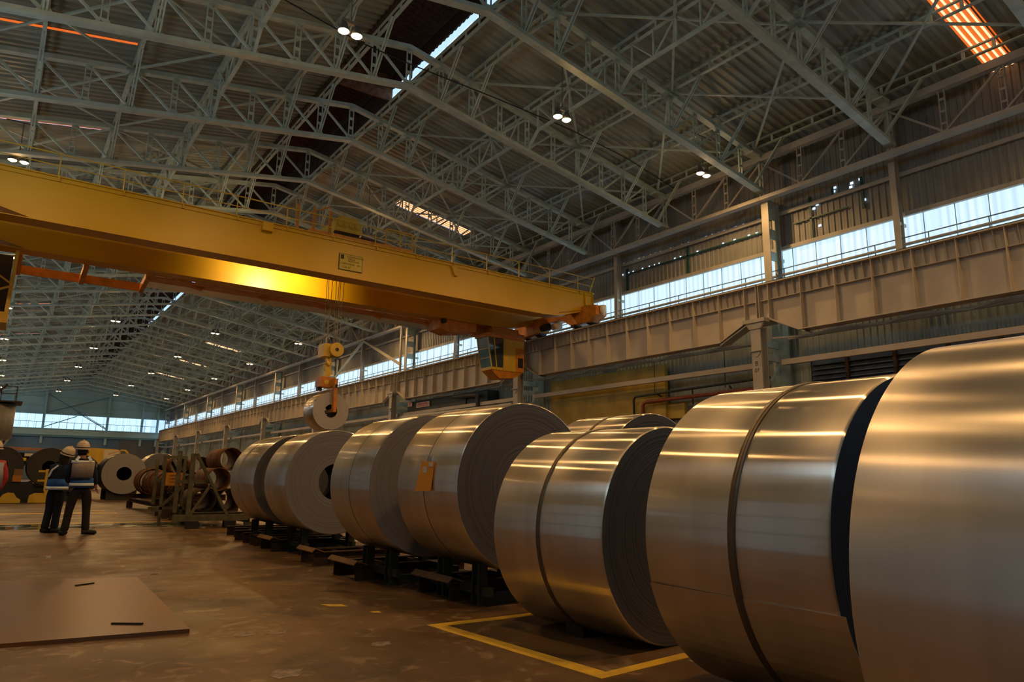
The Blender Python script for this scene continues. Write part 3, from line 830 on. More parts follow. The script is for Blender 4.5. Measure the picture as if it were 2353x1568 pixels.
# ================================================================== LAMPS
def lamp_master(x):
    lt = thing('high_bay_lamp', '', 'lamp'); hz = zt(x)+.12-13.7
    for dx in (-.2, .2):
        MB().lathe([(.05, .30), (.09, .26), (.17, .02), (.18, 0), (.16, 0), (.07, .2)], 20, (dx, 0, 0)).build('reflector', M['lampbody'], lt)
        MB().lathe([(0.001, -.07), (.09, -.05), (.155, .0), (.13, .05), (.001, .09)], 16, (dx, 0, 0)).build('bulb', M['bulb'], lt)
    MB().box(-.28, .28, -.05, .05, .3, .4).tube([(0, 0, .4), (0, 0, hz)], .02, 6).bar((-.6, 0, hz), (.6, 0, hz), .05).build('hanger', M['lampbody'], lt)
    for kind, watts in (('SPOT', LAMP_W), ('POINT', LAMP_W*.09)):
        la = bpy.data.lights.new('lamp_light', kind); la.energy = watts; la.color = LAMP_COL; la.shadow_soft_size = .18
        if kind == 'SPOT': la.spot_size = math.radians(165); la.spot_blend = .35
        lo = bpy.data.objects.new('lamp_light', la); C.objects.link(lo); lo.parent = lt; lo.location = (0, 0, -.15)
    return lt
for i, x in enumerate((-.75, 6.75, 14.7, 22.35)):
    lt = lamp_master(x); first = True
    for r_ in range(-1, 8):
        if r_ == 1 and i in (1, 3): continue
        o = lt if first else copy_tree(lt); first = False
        o.location = (x, 17.5+16.24*r_, 13.7)
        row = ['left edge', 'left of centre', 'right of centre', 'right edge'][i]
        tag(o, 'glowing twin high bay lamp, %s row, %s from the near end' % (row, ordn(r_+1)), 'lamp', 'high bay lamps')
# black cable sagging under the near trusses
pts = []
for q in range(25):
    x = -2 + 30*q/24; pts.append((x, 22.0 - .1*(x/10), 17.1 - (x-5)*.02 - .9*math.sin(PI*q/24)))
o = MB().tube([(4.6, 21.0, 16.9), (5.9, 21.05, 16.5), (8.5, 21.1, 16.1), (10.6, 21.15, 16.05), (14.5, 21.1, 16.0), (18.2, 21.1, 15.9), (21.5, 21.0, 15.5), (24.6, 20.9, 14.8)], .022, 6).build('power_cable', M['black'])
tag(o, 'thin black cable sagging across under the roof trusses', 'cable')

# ================================================================== OVERHEAD CRANE
YF, YR = 27.12, 31.17        # camera side faces of the two girders
GW = .78; ZT_, ZB_ = 11.0, 9.4
Yl = M['yellow']
crane = thing('overhead_crane', 'yellow double girder overhead travelling crane spanning the whole hall', 'crane', (0, 0, 0))
def girder(y0, name):
    x0, x1 = -3.0, 24.95
    poly = [(x0, 9.9), (x0+1.2, 9.85), (x0+3.0, ZB_), (21.6, ZB_), (22.4, 9.44), (23.1, 9.6), (24.0, 9.86), (x1, 9.9), (x1, ZT_), (x0, ZT_)]
    g = MB().prism(poly, 'y', y0, y0+GW).build(name, Yl, crane)
    b = MB(); b.box(x0, x1+.05, y0-.06, y0+GW+.06, ZT_-.005, ZT_+.04); b.build('top_flange', Yl, g)
    b = MB(); b.box(x0, x1-.1, y0-.045, y0, ZT_-.16, ZT_-.13); b.build('side_ledge', Yl, g)
    b = MB(); b.box(x0, 21.6, y0-.03, y0+GW+.03, ZB_-.02, ZB_+.005); b.build('bottom_flange', Yl, g)
    x = -1.4
    while x < 24.5:
        MB().box(x, x+.05, y0-.07, y0, ZT_-.16, ZT_).build('lug', Yl, g); x += 1.95
    return g
gf = girder(YF, 'front_girder'); gr = girder(YR, 'rear_girder')
for x in (24.3, 24.85):
    MB().prism([(YF-.18, 9.95), (YF, 9.95), (YF, ZT_), (YF-.04, ZT_)], 'x', x, x+.04).build('end_rib', Yl, gf)
b = MB(); b.box(7.35, 7.75, YF-.22, YF, 10.62, 10.97); b.build('bracket_box', Yl, gf)
b = MB(); b.prism([(16.0, 10.85), (16.35, 10.85), (16.35, 10.4), (16.2, 10.4)], 'y', YF-.12, YF).build('support_bracket', Yl, gf)
MB().box(-1.2, -.2, YF-.01, YF+.01, 9.4, 9.6)
# sign
sg = MB().box(10.62, 11.62, YF-.05, YF-.02, 9.70, 10.36).build('capacity_sign', M['signy'], crane)
MB().box(10.6, 11.64, YF-.045, YF-.005, 9.68, 10.38).build('sign_frame', M['dark'], sg)
RT = (PI/2, 0, 0)
MB().box(10.66, 10.80, YF-.056, YF-.05, 10.14, 10.33).build('emblem', M['signtext'], sg)
text('COORDINACION', .095, M['signtext'], sg, (10.92, YF-.054, 10.245), RT)
text('GRUAS', .10, M['signtext'], sg, (10.98, YF-.054, 10.145), RT)
text('PRODUCCION', .075, M['signtext'], sg, (10.98, YF-.054, 10.065), RT)
text('CAPACIDAD   25 t', .11, M['signtext'], sg, (10.68, YF-.054, 9.92), RT)
text('CGR 07', .12, M['signtext'], sg, (10.72, YF-.054, 9.765), RT)
# walkway railing on the front girder
rl = MB().bar((-3, YF+.1, 11.87), (25.05, YF+.1, 11.87), .035).build('walkway_railing', M['yellow2'], crane)
MB().bar((-3, YF+.1, 11.45), (25.05, YF+.1, 11.45), .028).build('middle_rail', M['yellow2'], rl)
MB().bar((25.05, YF+.1, 11.87), (24.6, YF-.5, 11.75), .03).build('end_rail', M['yellow2'], rl)
x = -1.4
while x < 25.1:
    MB().bar((x, YF+.1, 11.0), (x, YF+.1, 11.87), .035).build('rail_post', M['yellow2'], rl); x += 1.95
MB().bar((24.6, YF-.1, 11.0), (24.6, YF-.5, 11.75), .04).build('rail_post', M['yellow2'], rl)
# end carriages
for nm, x in (('end_carriage', 24.05), ('end_carriage', -3.1)):
    b = MB()
    b.prism([(25.95, 9.55), (25.95, 10.05), (26.6, 10.15), (31.9, 10.15), (33.0, 10.05), (33.0, 9.55), (32.3, 9.25), (31.0, 9.3), (30.2, 9.75), (28.8, 9.75), (28.0, 9.3), (26.6, 9.25)], 'x', x, x+.75)
    ec = b.build(nm, M['orange'] if x > 0 else Yl, crane)
    for yy in (26.75, 28.0, 31.1, 32.3):
        MB().cyl((x+.25, yy, 9.40), (1, 0, 0), .24, .45, 24).build('wheel', M['dark'], ec)
    MB().lathe([(.001, -.24), (.08, -.2), (.16, 0), (.17, .15), (.16, .3), (.001, .3)], 20, (x+.35, 25.78, 9.72)).build('buffer', M['cream'], ec)
    MB().bar((x-1.5, YF-.05, 9.62), (x+.0, YF-.05, 9.98), .04, .02).build('tie_strip', Yl, ec)
    MB().cyl((x+.1, 29.9, 9.55), (0, 1, 0), .2, .6, 20).build('drive_motor', M['dark'], ec)
    MB().box(x+.2, x+.5, 29.2, 29.8, 9.35, 9.7).build('gearbox', M['cream'], ec)
# operator cabin
cb = MB(); 
cabx0, cabx1, caby0, caby1 = 20.75, 23.5, 30.9, 33.0
caby1 = 31.95
body = MB().prism([(21.75, 8.72), (23.15, 8.72), (23.15, 6.95), (20.98, 6.95), (20.98, 7.12), (21.75, 7.12)], 'y', caby0, caby1).build('operator_cabin', M['yellow2'], crane)
MB().box(20.6, 23.2, caby0-.05, caby1+.05, 8.72, 8.92).build('cabin_roof', M['orange'], body)
MB().prism([(20.98, 6.95), (23.15, 6.95), (22.6, 6.62), (21.6, 6.5)], 'y', caby0+.05, caby1-.1).build('cabin_floor', M['orange'], body)
MB().prism([(20.68, 8.7), (21.75, 8.7), (21.75, 7.1), (20.98, 7.1)], 'y', caby0-.002, caby0+.006).build('front_window', M['glass'], body)
MB().prism([(20.68, 8.7), (20.70, 8.7), (21.0, 7.1), (20.98, 7.1)], 'y', caby0, caby1).build('side_window', mat('pale_cabin_glass', (.10, .24, .27), .1, 0, .2, spec=.8), body)
for xx0, xx1 in ((20.68, 21.0), (21.1, 21.32), (21.78, 21.78)):
    MB().bar((xx0, caby0-.03, 8.7), (xx1, caby0-.03, 7.0), .05, .05, (0, 1, 0)).build('window_bar', M['yellow2'], body)
MB().bar((20.68, 31.9, 8.7), (20.98, 31.9, 7.1), .05, .05, (0, 1, 0)).build('window_bar', M['yellow2'], body)
for z in (8.1, 7.6): MB().bar((20.68+.3*(8.7-z)/1.6, caby0, z), (20.68+.3*(8.7-z)/1.6, caby1, z), .03).build('window_bar', M['yellow2'], body)
MB().box(22.75, 23.1, caby0-.02, caby0-.005, 7.2, 7.75).build('vent_opening', M['black'], body)
MB().box(22.6, 23.17, caby0-.015, caby0-.002, 6.97, 8.3).build('side_panel', M['orange'], body)
b = MB(); b.box(21.2, 23.0, 31.2, 31.9, 8.92, 9.4); b.build('cabin_hanger', M['orange'], body)
b = MB().prism([(17.9, 9.38), (20.2, 9.38), (20.2, 8.95), (18.6, 8.7), (17.9, 8.85)], 'y', YR+.1, YR+1.2).build('cable_tray', M['orange'], crane)
MB().cyl((18.1, YR-.1, 9.25), (0, 1, 0), .13, .3, 16).build('floodlight', M['dark'], b)
b = MB().box(20.4, 23.6, YR+.75, YR+1.2, 8.9, 9.4).build('cabin_beam', M['orange'], crane)
# trolley access cage and platforms at the left
b = MB()
b.bar((-.28, 31.5, 9.5), (-.35, 31.5, 6.9), .12); b.bar((-2.2, 31.5, 9.5), (-2.2, 31.5, 6.9), .12)
b.bar((-.3, 31.5, 8.05), (-2.2, 31.5, 9.3), .06); b.bar((-.3, 31.5, 8.0), (-2.2, 31.5, 7.0), .07); b.bar((-.28, 33, 9.5), (-.35, 33, 6.9), .1)
b.box(-2.3, -.28, 31.3, 33.1, 6.55, 6.95)
cg = b.build('access_cage', M['yellow2'], crane)
MB().box(-2.2, -.4, 32.9, 33.0, 6.9, 9.5).build('cage_back', M['black'], cg)
b = MB()
for x in (-.2, 2.0, 4.25):
    b.bar((x, 32.0, 9.35), (x+.0, 33.8, 9.1), .18, .28)
b.box(-.2, 4.25, 33.6, 33.7, 9.0, 9.35); b.bar((-.2, 33.8, 9.9), (4.25, 33.8, 9.9), .04)
b.box(4.3, 24.0, 32.0, 32.9, 9.32, 9.37)
pf = b.build('side_platform', M['orange'], crane)
x = 6.0
while x < 20: MB().prism([(x, 9.32), (x+.6, 9.32), (x+.5, 9.2)], 'y', 32.5, 32.8).build('platform_bracket', M['orange'], pf); x += 2.9
MB().box(4.4, 19.5, 32.95, 34.2, 9.36, 9.40).build('walkway_plate', M['silver'], crane)
# work light under the front girder, shining on the rear girder
wl = MB().cyl((9.3, YF+GW+.05, 10.2), (0, 1, -.2), .16, .22, 20).build('work_light', M['dark'], crane)
sp = bpy.data.lights.new('work_light_beam', 'SPOT'); sp.energy = 1500; sp.color = (1, .72, .36); sp.spot_size = math.radians(125); sp.spot_blend = .9; sp.shadow_soft_size = .15
so = bpy.data.objects.new('work_light_beam', sp); C.objects.link(so); so.parent = crane; so.location = (9.3, YF+GW+.35, 10.15)
so.rotation_euler = Vector((0, 1, -.12)).to_track_quat('-Z', 'Y').to_euler()

# trolley on the girders
tr = thing('crane_trolley', 'yellow hoist trolley standing on top of the crane girders', 'trolley')
MB().box(9.4, 14.2, YF+.3, YR+.4, 11.05, 11.3).build('trolley_frame', M['orange'], tr)
b = MB()
b.prism([(10.78, 11.75), (10.78, 12.25), (10.95, 12.45), (11.75, 12.45), (11.98, 12.15), (11.98, 11.75)], 'y', 28.2, 30.0)
hc = b.build('drum_cover', M['yellow2'], tr)
for q in range(4):
    MB().cyl((10.98+q*.27, 28.16, 12.1), (0, 1, 0), .13, .1, 16).build('cover_boss', M['yellow2'], hc)
MB().box(10.9, 11.9, 28.2, 30, 11.3, 11.75).build('drum_support', M['rustdark'], tr)
MB().tube([(12.05, 28.4, 11.85), (13.3, 28.4, 11.72), (13.9, 28.4, 11.6), (14.0, 28.4, 11.3)], .14, 12).build('duct', M['silver'], tr)
MB().cyl((12.2, 28.9, 11.6), (1, 0, 0), .28, 1.2, 20).build('hoist_motor', M['greensteel'], tr)
b = MB()
for x in (8.9, 9.6, 10.3): b.bar((x, YF+.5, 11.05), (x, YF+.5, 12.3), .1)
b.bar((9.3, YF+.5, 12.0), (10.3, YF+.5, 12.5), .05)
b.build('frame_post', M['orange'], tr)
b = MB()
for x in (12.9, 13.6, 14.2): b.bar((x, YF+.45, 11.1), (x, YF+.45, 12.1), .05)
b.bar((12.9, YF+.45, 12.1), (14.2, YF+.45, 12.1), .05); b.build('guard_rail', M['yellow2'], tr)
MB().cyl((10.2, 28.6, 11.5), (0, 1, 0), .2, .5, 16).build('brake_drum', M['orange'], tr)

# ropes and hook block
YH = 29.5
hb = thing('hook_block', 'yellow crane hook block with pulley drum hanging on steel ropes above the lifted coil', 'hook block', (0, 0, 0))
for (xt, xb_, yy) in ((10.95, 10.98, -.25), (11.02, 11.22, -.1), (11.25, 11.14, -.25), (11.45, 11.5, -.05), (11.6, 11.58, -.25), (11.68, 11.62, .1), (11.8, 11.72, -.2), (11.9, 11.8, .05)):
    MB().bar((xt, YH+yy, 11.3), (xb_, YH+yy, 6.9), .022).build('rope', M['rope'], hb)
for xo in (0,):
    pd = MB().cyl((11.50, YH-.55, 6.62), (0, 1, 0), .31, .85, 36).build('pulley_drum', M['yellow2'], hb)
    MB().cyl((11.50, YH-.57, 6.62), (0, 1, 0), .08, .03, 20).build('hub', M['dark'], pd)
MB().box(10.98, 11.28, YH-.35, YH+.35, 6.30, 6.88).build('block_housing', M['yellow2'], hb)
MB().tube([(11.2, YH, 6.9), (11.18, YH, 7.15), (11.27, YH, 7.3), (11.34, YH, 7.15)], .025, 8).build('shackle', M['silver'], hb)
MB().tube([(11.18, YH-.2, 6.35), (11.2, YH-.2, 6.05), (11.3, YH-.2, 5.95), (11.36, YH-.2, 6.1), (11.34, YH-.2, 6.3)], .07, 10).build('hook', M['yellow2'], hb)
MB().prism([(11.15, 6.0), (11.42, 6.0), (11.46, 5.6), (11.38, 5.42), (11.18, 5.42), (11.2, 5.7)], 'y', YH-.15, YH+.1).build('link_plate', M['yellow2'], hb)
rt = MB().box(10.93, 11.6, YH-.3, YH+.3, 4.98, 5.42).build('rotator', M['orange'], hb)
MB().cyl((11.2, YH-.33, 5.18), (0, 1, 0), .11, .04, 20).build('rotator_cap', M['yellow2'], rt)
MB().cyl((11.62, YH, 5.35), (1, 0, 0), .06, .15, 12).build('rotator_motor', M['dark'], rt)
MB().bar((11.0, YH, 4.98), (11.0, YH, 4.82), .2).build('rotator_foot', M['dark'], rt)
ck = MB(); ck.prism([(28.62, 5.3), (29.7, 5.3), (29.7, 5.02), (28.86, 5.0), (28.84, 4.0), (29.9, 3.98), (29.9, 3.86), (28.62, 3.86)], 'x', 11.36, 11.5)
chk = ck.build('lifting_hook', M['orange'], hb)
MB().box(11.385, 11.475, 28.60, 28.62, 4.9, 5.05).build('black_mark', M['black'], chk)

# ================================================================== STEEL COILS
def coil(label, X, R, Y, W, bottom, yw=0., surf='steel', face='face', strap=.0, rbore=.28, strapw=.035, lip=0, group='steel coils', zc=None, strapt=.009):
    t = thing('steel_coil', label, 'steel coil', (X, Y, bottom+R if zc is None else zc), -yw, group)
    bev = .012
    prof = [(R-bev, 0), (R, bev), (R, W-bev), (R-bev, W)]
    MB().ringy(prof, 160, False).build('outer_wrap', M[surf], t)
    for nm, yy, d in (('near_face', 0, 1), ('far_face', W, -1)):
        b = MB()
        prof = [(rbore, yy), (rbore+.012, yy), (R*.62, yy), (R*.9, yy), (R-bev, yy)]
        if lip: prof = [(rbore, yy), (R*.5, yy+d*.012), (R*.86, yy+d*.0), (R-bev, yy)]
        b.ringy(prof, 128, False, False).build(nm, M[face], t)
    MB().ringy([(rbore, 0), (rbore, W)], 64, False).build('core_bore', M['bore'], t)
    if group != 'steel coils': MB().ringy([(.001, W*.7), (rbore, W*.7)], 48, False).build('bore_shade_disc', M['black'], t)  # black disc stands in for the shade deep in the bore
    if strap:
        MB().ringy([(R, strap), (R+strapt, strap+.001), (R+strapt, strap+strapw-.001), (R, strap+strapw)], 160, False).build('steel_strap', M['strap'], t)
    return t
cA = coil('largest steel coil at the right edge of the picture, closest of all', 2.984, .865, .035, 1.15, .0, .04, 'steelA', 'faceblue', 0)
cB = coil('bright steel coil with a wide dark strap, second nearest, beside the largest coil', 3.917, .889, 1.739, 1.156, .0, .041, 'steel', 'faceblue', .51, strapw=.045)
cC = coil('bright steel coil with a thin strap resting over the yellow floor box', 4.238, .807, 3.743, 1.172, .0, -.083, 'steel', 'facedark', .62, strapw=.032)
cD = coil('steel coil behind the nearer row, only its top and dark end showing', 6.27, .83, 5.77, 1.11, .32, 0, 'steel', 'facedark', .5)
cE = coil('steel coil with an orange paper tag hanging from its thin strap', 4.31, .826, 5.68, 1.17, .30, -.01, 'steel', 'facedim', .60, strapw=.008, strapt=.003)
cF = coil('steel coil with a yellow glint on top, left of the tagged coil', 4.17, .814, 7.31, 1.10, .30, .0, 'steel2', 'face', .52, strapw=.006, strapt=.003)
cG = coil('steel coil whose open centre hole shows, under the lifted coil', 4.38, .807, 10.74, 1.02, .30, .0, 'steel2', 'face', 0)
cH = coil('steel coil at the far end of the near row, beside the rusty pipes', 4.47, .812, 12.66, 1.48, .30, .0, 'steel2', 'facedark', 1.05, strapw=.006, strapt=.003)  # dark end colour stands for the unlit gap in front of it
MB().ringy([(.814, .9), (.819, .91), (.819, 1.05), (.814, 1.06)], 160, False).build('outer_wrap_edge', M['steel2'], cH)
cHang = coil('grey steel coil lifted high on the crane hook', 11.38, .806, 28.92, 1.14, 0, .0, 'steel2', 'facelight', .0, zc=3.92)
o = MB().bar((-.79, .38, .16), (-.79, .62, .12), .01, .07).build('orange_label', M['orange'], cHang)
# turned up sheet edge of coil B
b = MB()
for a in range(14):
    a0 = math.radians(197+a*4.5); a1 = math.radians(197+(a+1)*4.5); rr = .889+.005
    b.add([(rr*math.cos(a0), -.03, rr*math.sin(a0)), (rr*math.cos(a1), -.03, rr*math.sin(a1)), (rr*math.cos(a1), 1.15, rr*math.sin(a1)), (rr*math.cos(a0), 1.15, rr*math.sin(a0)),
           ((rr-.005)*math.cos(a0), -.03, (rr-.005)*math.sin(a0)), ((rr-.005)*math.cos(a1), -.03, (rr-.005)*math.sin(a1))], [(0,1,2,3), (0,1,5,4)] + ([(0,3,4)] if a == 0 else []))
b.build('loose_sheet_end', M['steel'], cB)
# orange tag on coil E
tg = thing('paper_tag', 'orange paper tag clipped to the thin strap of a steel coil', 'tag')
xs = 4.31-.826
b = MB(); b.add([(3.508, 6.33, 1.35), (3.508, 6.09, 1.35), (3.478, 6.085, 1.07), (3.470, 6.385, 1.06), (3.504, 6.33, 1.35), (3.504, 6.09, 1.35), (3.472, 6.085, 1.07), (3.464, 6.385, 1.06)], [(0,1,2,3), (7,6,5,4), (0,3,7,4), (1,5,6,2), (3,2,6,7)])
for v in range(len(b.v)): b.v[v] = (b.v[v][0]-.025, b.v[v][1], b.v[v][2])
b.build('sheet', M['tag'], tg)
MB().box(3.462, 3.466, 6.20, 6.28, 1.24, 1.30).build('white_label', M['white'], tg)
MB().box(3.468, 3.472, 6.10, 6.17, 1.30, 1.34).build('white_label', M['white'], tg)
MB().box(3.49, 3.51, 6.16, 6.20, 1.34, 1.40).build('clip', M['silver'], tg)

# ------------------------------------------------------------ cradles and skids
def skid(x0, y0, w, ln, label, plank=False, m='rustdark', h=.17):
    t = thing('coil_skid', label, 'skid', (x0, y0, 0), 0, 'coil skids')
    for yy in (0.04, w-.04):
        MB().beam((0, yy, h/2), (ln, yy, h/2), .09, h, .014).build('beam', M[m], t)
    for xx in (ln*.33, ln*.66, ln-.015):
        MB().box(xx-.012, xx+.012, .05, w-.05, .02, h-.01).build('cross_plate', M[m], t)
    b = MB(); b.ringy([(.028, -.008), (.045, -.008), (.045, .012), (.028, .012)], 20, True); e_ = b.build('lifting_ring', M['dark'], t); e_.location = (.24, 0, h*.5)
    if plank:
        MB().prism([(-.05, h+.004), (.0, h+.05), (.0, h+.062), (-.055, h+.016)], 'y', -.02, w+.05).prism([(.0, h+.05), (.12, h+.004), (.125, h+.016), (.0, h+.062)], 'y', -.02, w+.05).build('cardboard_strip', M['wood'], t)
    return t
skid(3.80, 6.22, .70, 1.35, 'dark steel skid with a folded cardboard strip, under the tagged coil', True)
skid(3.56, 7.95, .72, 1.5, 'rusty steel skid with a round lifting hole, left of the tagged coil', True)
skid(3.66, 9.55, .55, 1.3, 'short rusty skid behind the one with the round lifting hole', True)
skid(3.74, 11.62, .62, 1.4, 'rusty skid with scraps of cardboard under the coil with the open hole', True)
skid(3.76, 12.62, .34, 1.4, 'narrow rusty skid just behind the coil with the open hole')
skid(3.78, 13.35, .62, 1.4, 'rusty skid under the last coil of the near row')
skid(3.95, 14.6, .6, 1.4, 'low dark skid at the far end of the last near coil')
def cradle(x, y, w, bottom, R, label, zs=0.0):
    t = thing('coil_cradle', label, 'cradle', (x, y, 0), 0, 'coil cradles')
    def under(dx): return bottom + R - math.sqrt(R*R-dx*dx)
    for yy in (w*.18, w*.78):
        for sx in (-1, 1):
            dx = .38; z1 = under(dx)-.008
            MB().beam((sx*dx, yy, 0), (sx*dx, yy, z1-.01), .10, .11, .016).build('post', M['greensteel'], t)
        MB().bar((-.38, yy, .05), (.62, yy, .05), .12, .10).build('base_beam', M['greensteel'], t)
    for sx in (-1, 1):
        MB().bar((sx*.38, 0, .14), (sx*.38, w, .14), .06, .08).build('side_rail', M['greensteel'], t)
    return t
cradle(4.31, 5.72, 1.1, .30, .826, 'dark green cradle posts holding the tagged steel coil')
cradle(4.17, 7.34, 1.02, .30, .814, 'dark green cradle posts holding the coil left of the tagged coil')
cradle(4.38, 10.78, .95, .30, .807, 'dark green cradle posts holding the coil with the open hole')
cradle(4.47, 12.7, 1.4, .30, .812, 'dark green cradle posts holding the last coil of the near row')
cradle(6.27, 5.8, 1.05, .32, .83, 'dark green cradle under the coil behind the nearer row')
# chocks that keep the floor coils from rolling
for (c_, X, Y, W, R, nm) in ((cA, 2.984, .2, .8, .865, 'largest coil'), (cB, 3.93, 1.95, .8, .889, 'coil with the wide dark strap'), (cC, 4.22, 4.0, .8, .807, 'coil over the yellow floor box')):
    for sx, sd in ((-1, 'left'), (1, 'right')):
        a = .30; z = R-math.sqrt(R*R-a*a)
        o = MB().prism([(X+sx*(a+.10), .002), (X+sx*(a-.10), .002), (X+sx*(a+.10), R-math.sqrt(R*R-(a+.1)**2)-.006)], 'y', Y+.3, Y+.5).build('wheel_chock', M['dark'])
        tag(o, 'small dark floor wedge, %s side of the %s' % (sd, nm), 'wedge')

# ================================================================== FLOOR MARKS AND PLATE
def slab(pts, z0, z1, name, m):
    return MB().prism(pts, 'z', z0, z1).build(name, m)
lw = .10
t = thing('floor_marking_box', 'worn yellow painted rectangle on the floor around the coil with a thin strap', 'floor marking')
p1, p2, p3, p4 = (3.05, 5.347), (3.172, 3.411), (4.9, 5.25), (4.9, 3.55)
slab([(3.05, 5.36), (3.18, 5.25), (3.30, 3.50), (3.172, 3.40)], .0, .003, 'left_line', M['line']).parent = t
slab([(3.05, 5.36), (4.9, 5.30), (4.9, 5.20), (3.18, 5.25)], .0, .003, 'far_line', M['line']).parent = t
slab([(3.172, 3.40), (3.30, 3.50), (5.0, 3.63), (5.0, 3.52)], .0, .003, 'near_line', M['line']).parent = t
def fl(pts, label, m='line', z=.003):
    o = slab(pts, 0, z, 'floor_marking', M[m]); return tag(o, label, 'floor marking')
fl([(-6, 20.95), (4.6, 20.0), (4.6, 19.88), (-6, 20.83)], 'thin yellow floor line running behind the two workers')
fl([(-6, 26.3), (3.2, 25.0), (3.2, 24.6), (-6, 25.5)], 'thick yellow floor line beyond the two workers')
fl([(4.3, 20.2), (6.0, 23.8), (6.1, 23.7), (4.4, 20.1)], 'short slanting yellow floor line near the rack')
fl([(2.55, 26.6), (2.95, 26.0), (3.1, 26.1), (2.75, 26.7)], 'small yellow dash on the far floor')
fl([(-6, 20.6), (4.4, 19.7), (4.4, 17.9), (-6, 18.9)], 'faded green painted strip with wet shine behind the two workers', 'greenfloor', .002)
fl([(2.66, 6.72), (2.83, 6.62), (2.84, 6.50), (2.70, 6.58)], 'small fleck of yellow paint left of the coils')
fl([(2.9, 6.15), (2.98, 6.12), (2.97, 6.05), (2.91, 6.08)], 'tiny fleck of yellow paint nearer the yellow box')
o = MB().prism([(1.37, 6.07), (-1.6, 6.48), (-1.6, 10.2), (.209, 9.72), (1.483, 9.33)], 'z', .0, .03).build('floor_plate', M['plate'])
tag(o, 'brown steel plate lying flat on the floor at the lower left', 'floor plate')
o = MB().box(-.12, .12, -.011, .011, 0, .012).build('steel_rod', M['black'], loc=(1.0, 6.5, .03)); o.rotation_euler = (0, 0, -.6); tag(o, 'short black rod lying on the floor plate near its front edge', 'rod')
o = MB().box(-.10, .10, -.012, .012, 0, .012).build('steel_rod', M['black'], loc=(.93, 8.95, .03)); o.rotation_euler = (0, 0, .5); tag(o, 'short black rod lying on the floor plate near its back edge', 'rod')
def patch(cx_, cy_, r, label, m):
    pts = []
    for k in range(14):
        a = 2*PI*k/14; q = r*random.uniform(.6, 1.1); pts.append((cx_+q*math.cos(a), cy_+q*.9*math.sin(a)))
    o = slab(pts, 0, .002, 'floor_patch', m); return tag(o, label, 'floor patch')
M['patch'] = mat('pale_concrete_patch', (.36, .27, .18), .8, 0, .5, 18)
M['patch2'] = mat('dark_hole_patch', (.03, .022, .015), .8)
patch(1.72, 9.7, .16, 'pale broken concrete patch behind the floor plate', M['patch'])
patch(1.72, 9.7, .05, 'small dark hole in the pale concrete patch', M['patch2']).location.z = .002
patch(1.70, 5.80, .10, 'pale scuffed patch at the right corner of the floor plate', M['patch'])
patch(2.05, 7.85, .08, 'small tan concrete patch in the middle of the floor', M['patch'])
patch(1.95, 5.75, .10, 'tan scuffed patch right of the floor plate corner', M['patch'])
patch(4.03, 3.36, .07, 'torn pale scrap lying by the right end of the yellow floor box', M['patch'])
patch(2.45, 4.95, .09, 'small pale scuff left of the yellow floor box', M['patch'])
patch(1.62, 4.55, .13, 'pale scratched patch near the bottom of the picture', M['patch'])
o = MB().box(-.03, .03, -.02, .02, 0, .03).build('scrap', M['white'], loc=(.78, 12.2, 0)); tag(o, 'small white scrap on the floor below the workers', 'scrap')

# ================================================================== PIPES, RACKS AND FAR THINGS
def spool(label, X, Z, Y, L, R, m='rust', group='rusty pipes', th=.015, name='rusty_pipe', flange=0):
    t = thing(name, label, 'pipe', (X, Y, Z), 0, group)
    MB().ringy([(R, 0), (R, L), (R-th, L), (R-th, 0)], 48, True).build('pipe_wall', M[m], t)
    if flange:
        for yy in (0, L-.03):
            MB().ringy([(R-th, yy), (R+flange, yy), (R+flange, yy+.03), (R-th, yy+.03)], 48, True).build('rim', M[m], t)
    return t
spool('open rusty pipe on top of the stack beside the last near coil', 4.57, 1.56, 17.7, 1.35, .27)
spool('open rusty pipe in the middle of the stack behind the olive rack', 4.33, 1.08, 17.7, 1.35, .27)
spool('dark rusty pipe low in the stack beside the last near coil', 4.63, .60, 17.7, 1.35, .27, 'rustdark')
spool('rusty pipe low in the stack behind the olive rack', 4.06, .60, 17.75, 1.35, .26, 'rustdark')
spool('rusty pipe further back, seen between rack bars', 4.55, 1.42, 20.6, 1.2, .24)
spool('rusty pipe further back with dark mouth at the left of the rack', 4.12, 1.42, 21.2, 1.2, .24)
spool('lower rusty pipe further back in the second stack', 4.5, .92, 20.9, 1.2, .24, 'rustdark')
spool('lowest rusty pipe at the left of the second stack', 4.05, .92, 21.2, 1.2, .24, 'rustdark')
for i, (yy, r) in enumerate([(22.6, .34), (24.1, .36), (25.7, .37), (27.5, .42)]):
    spool('orange rusty flanged ring on the low stand, %s from the near end' % ordn(i), 4.35+.06*i, .86+.02*i, yy, 1.0, r, 'rust', 'rusty flanged rings', .03, 'rusty_ring', .035)
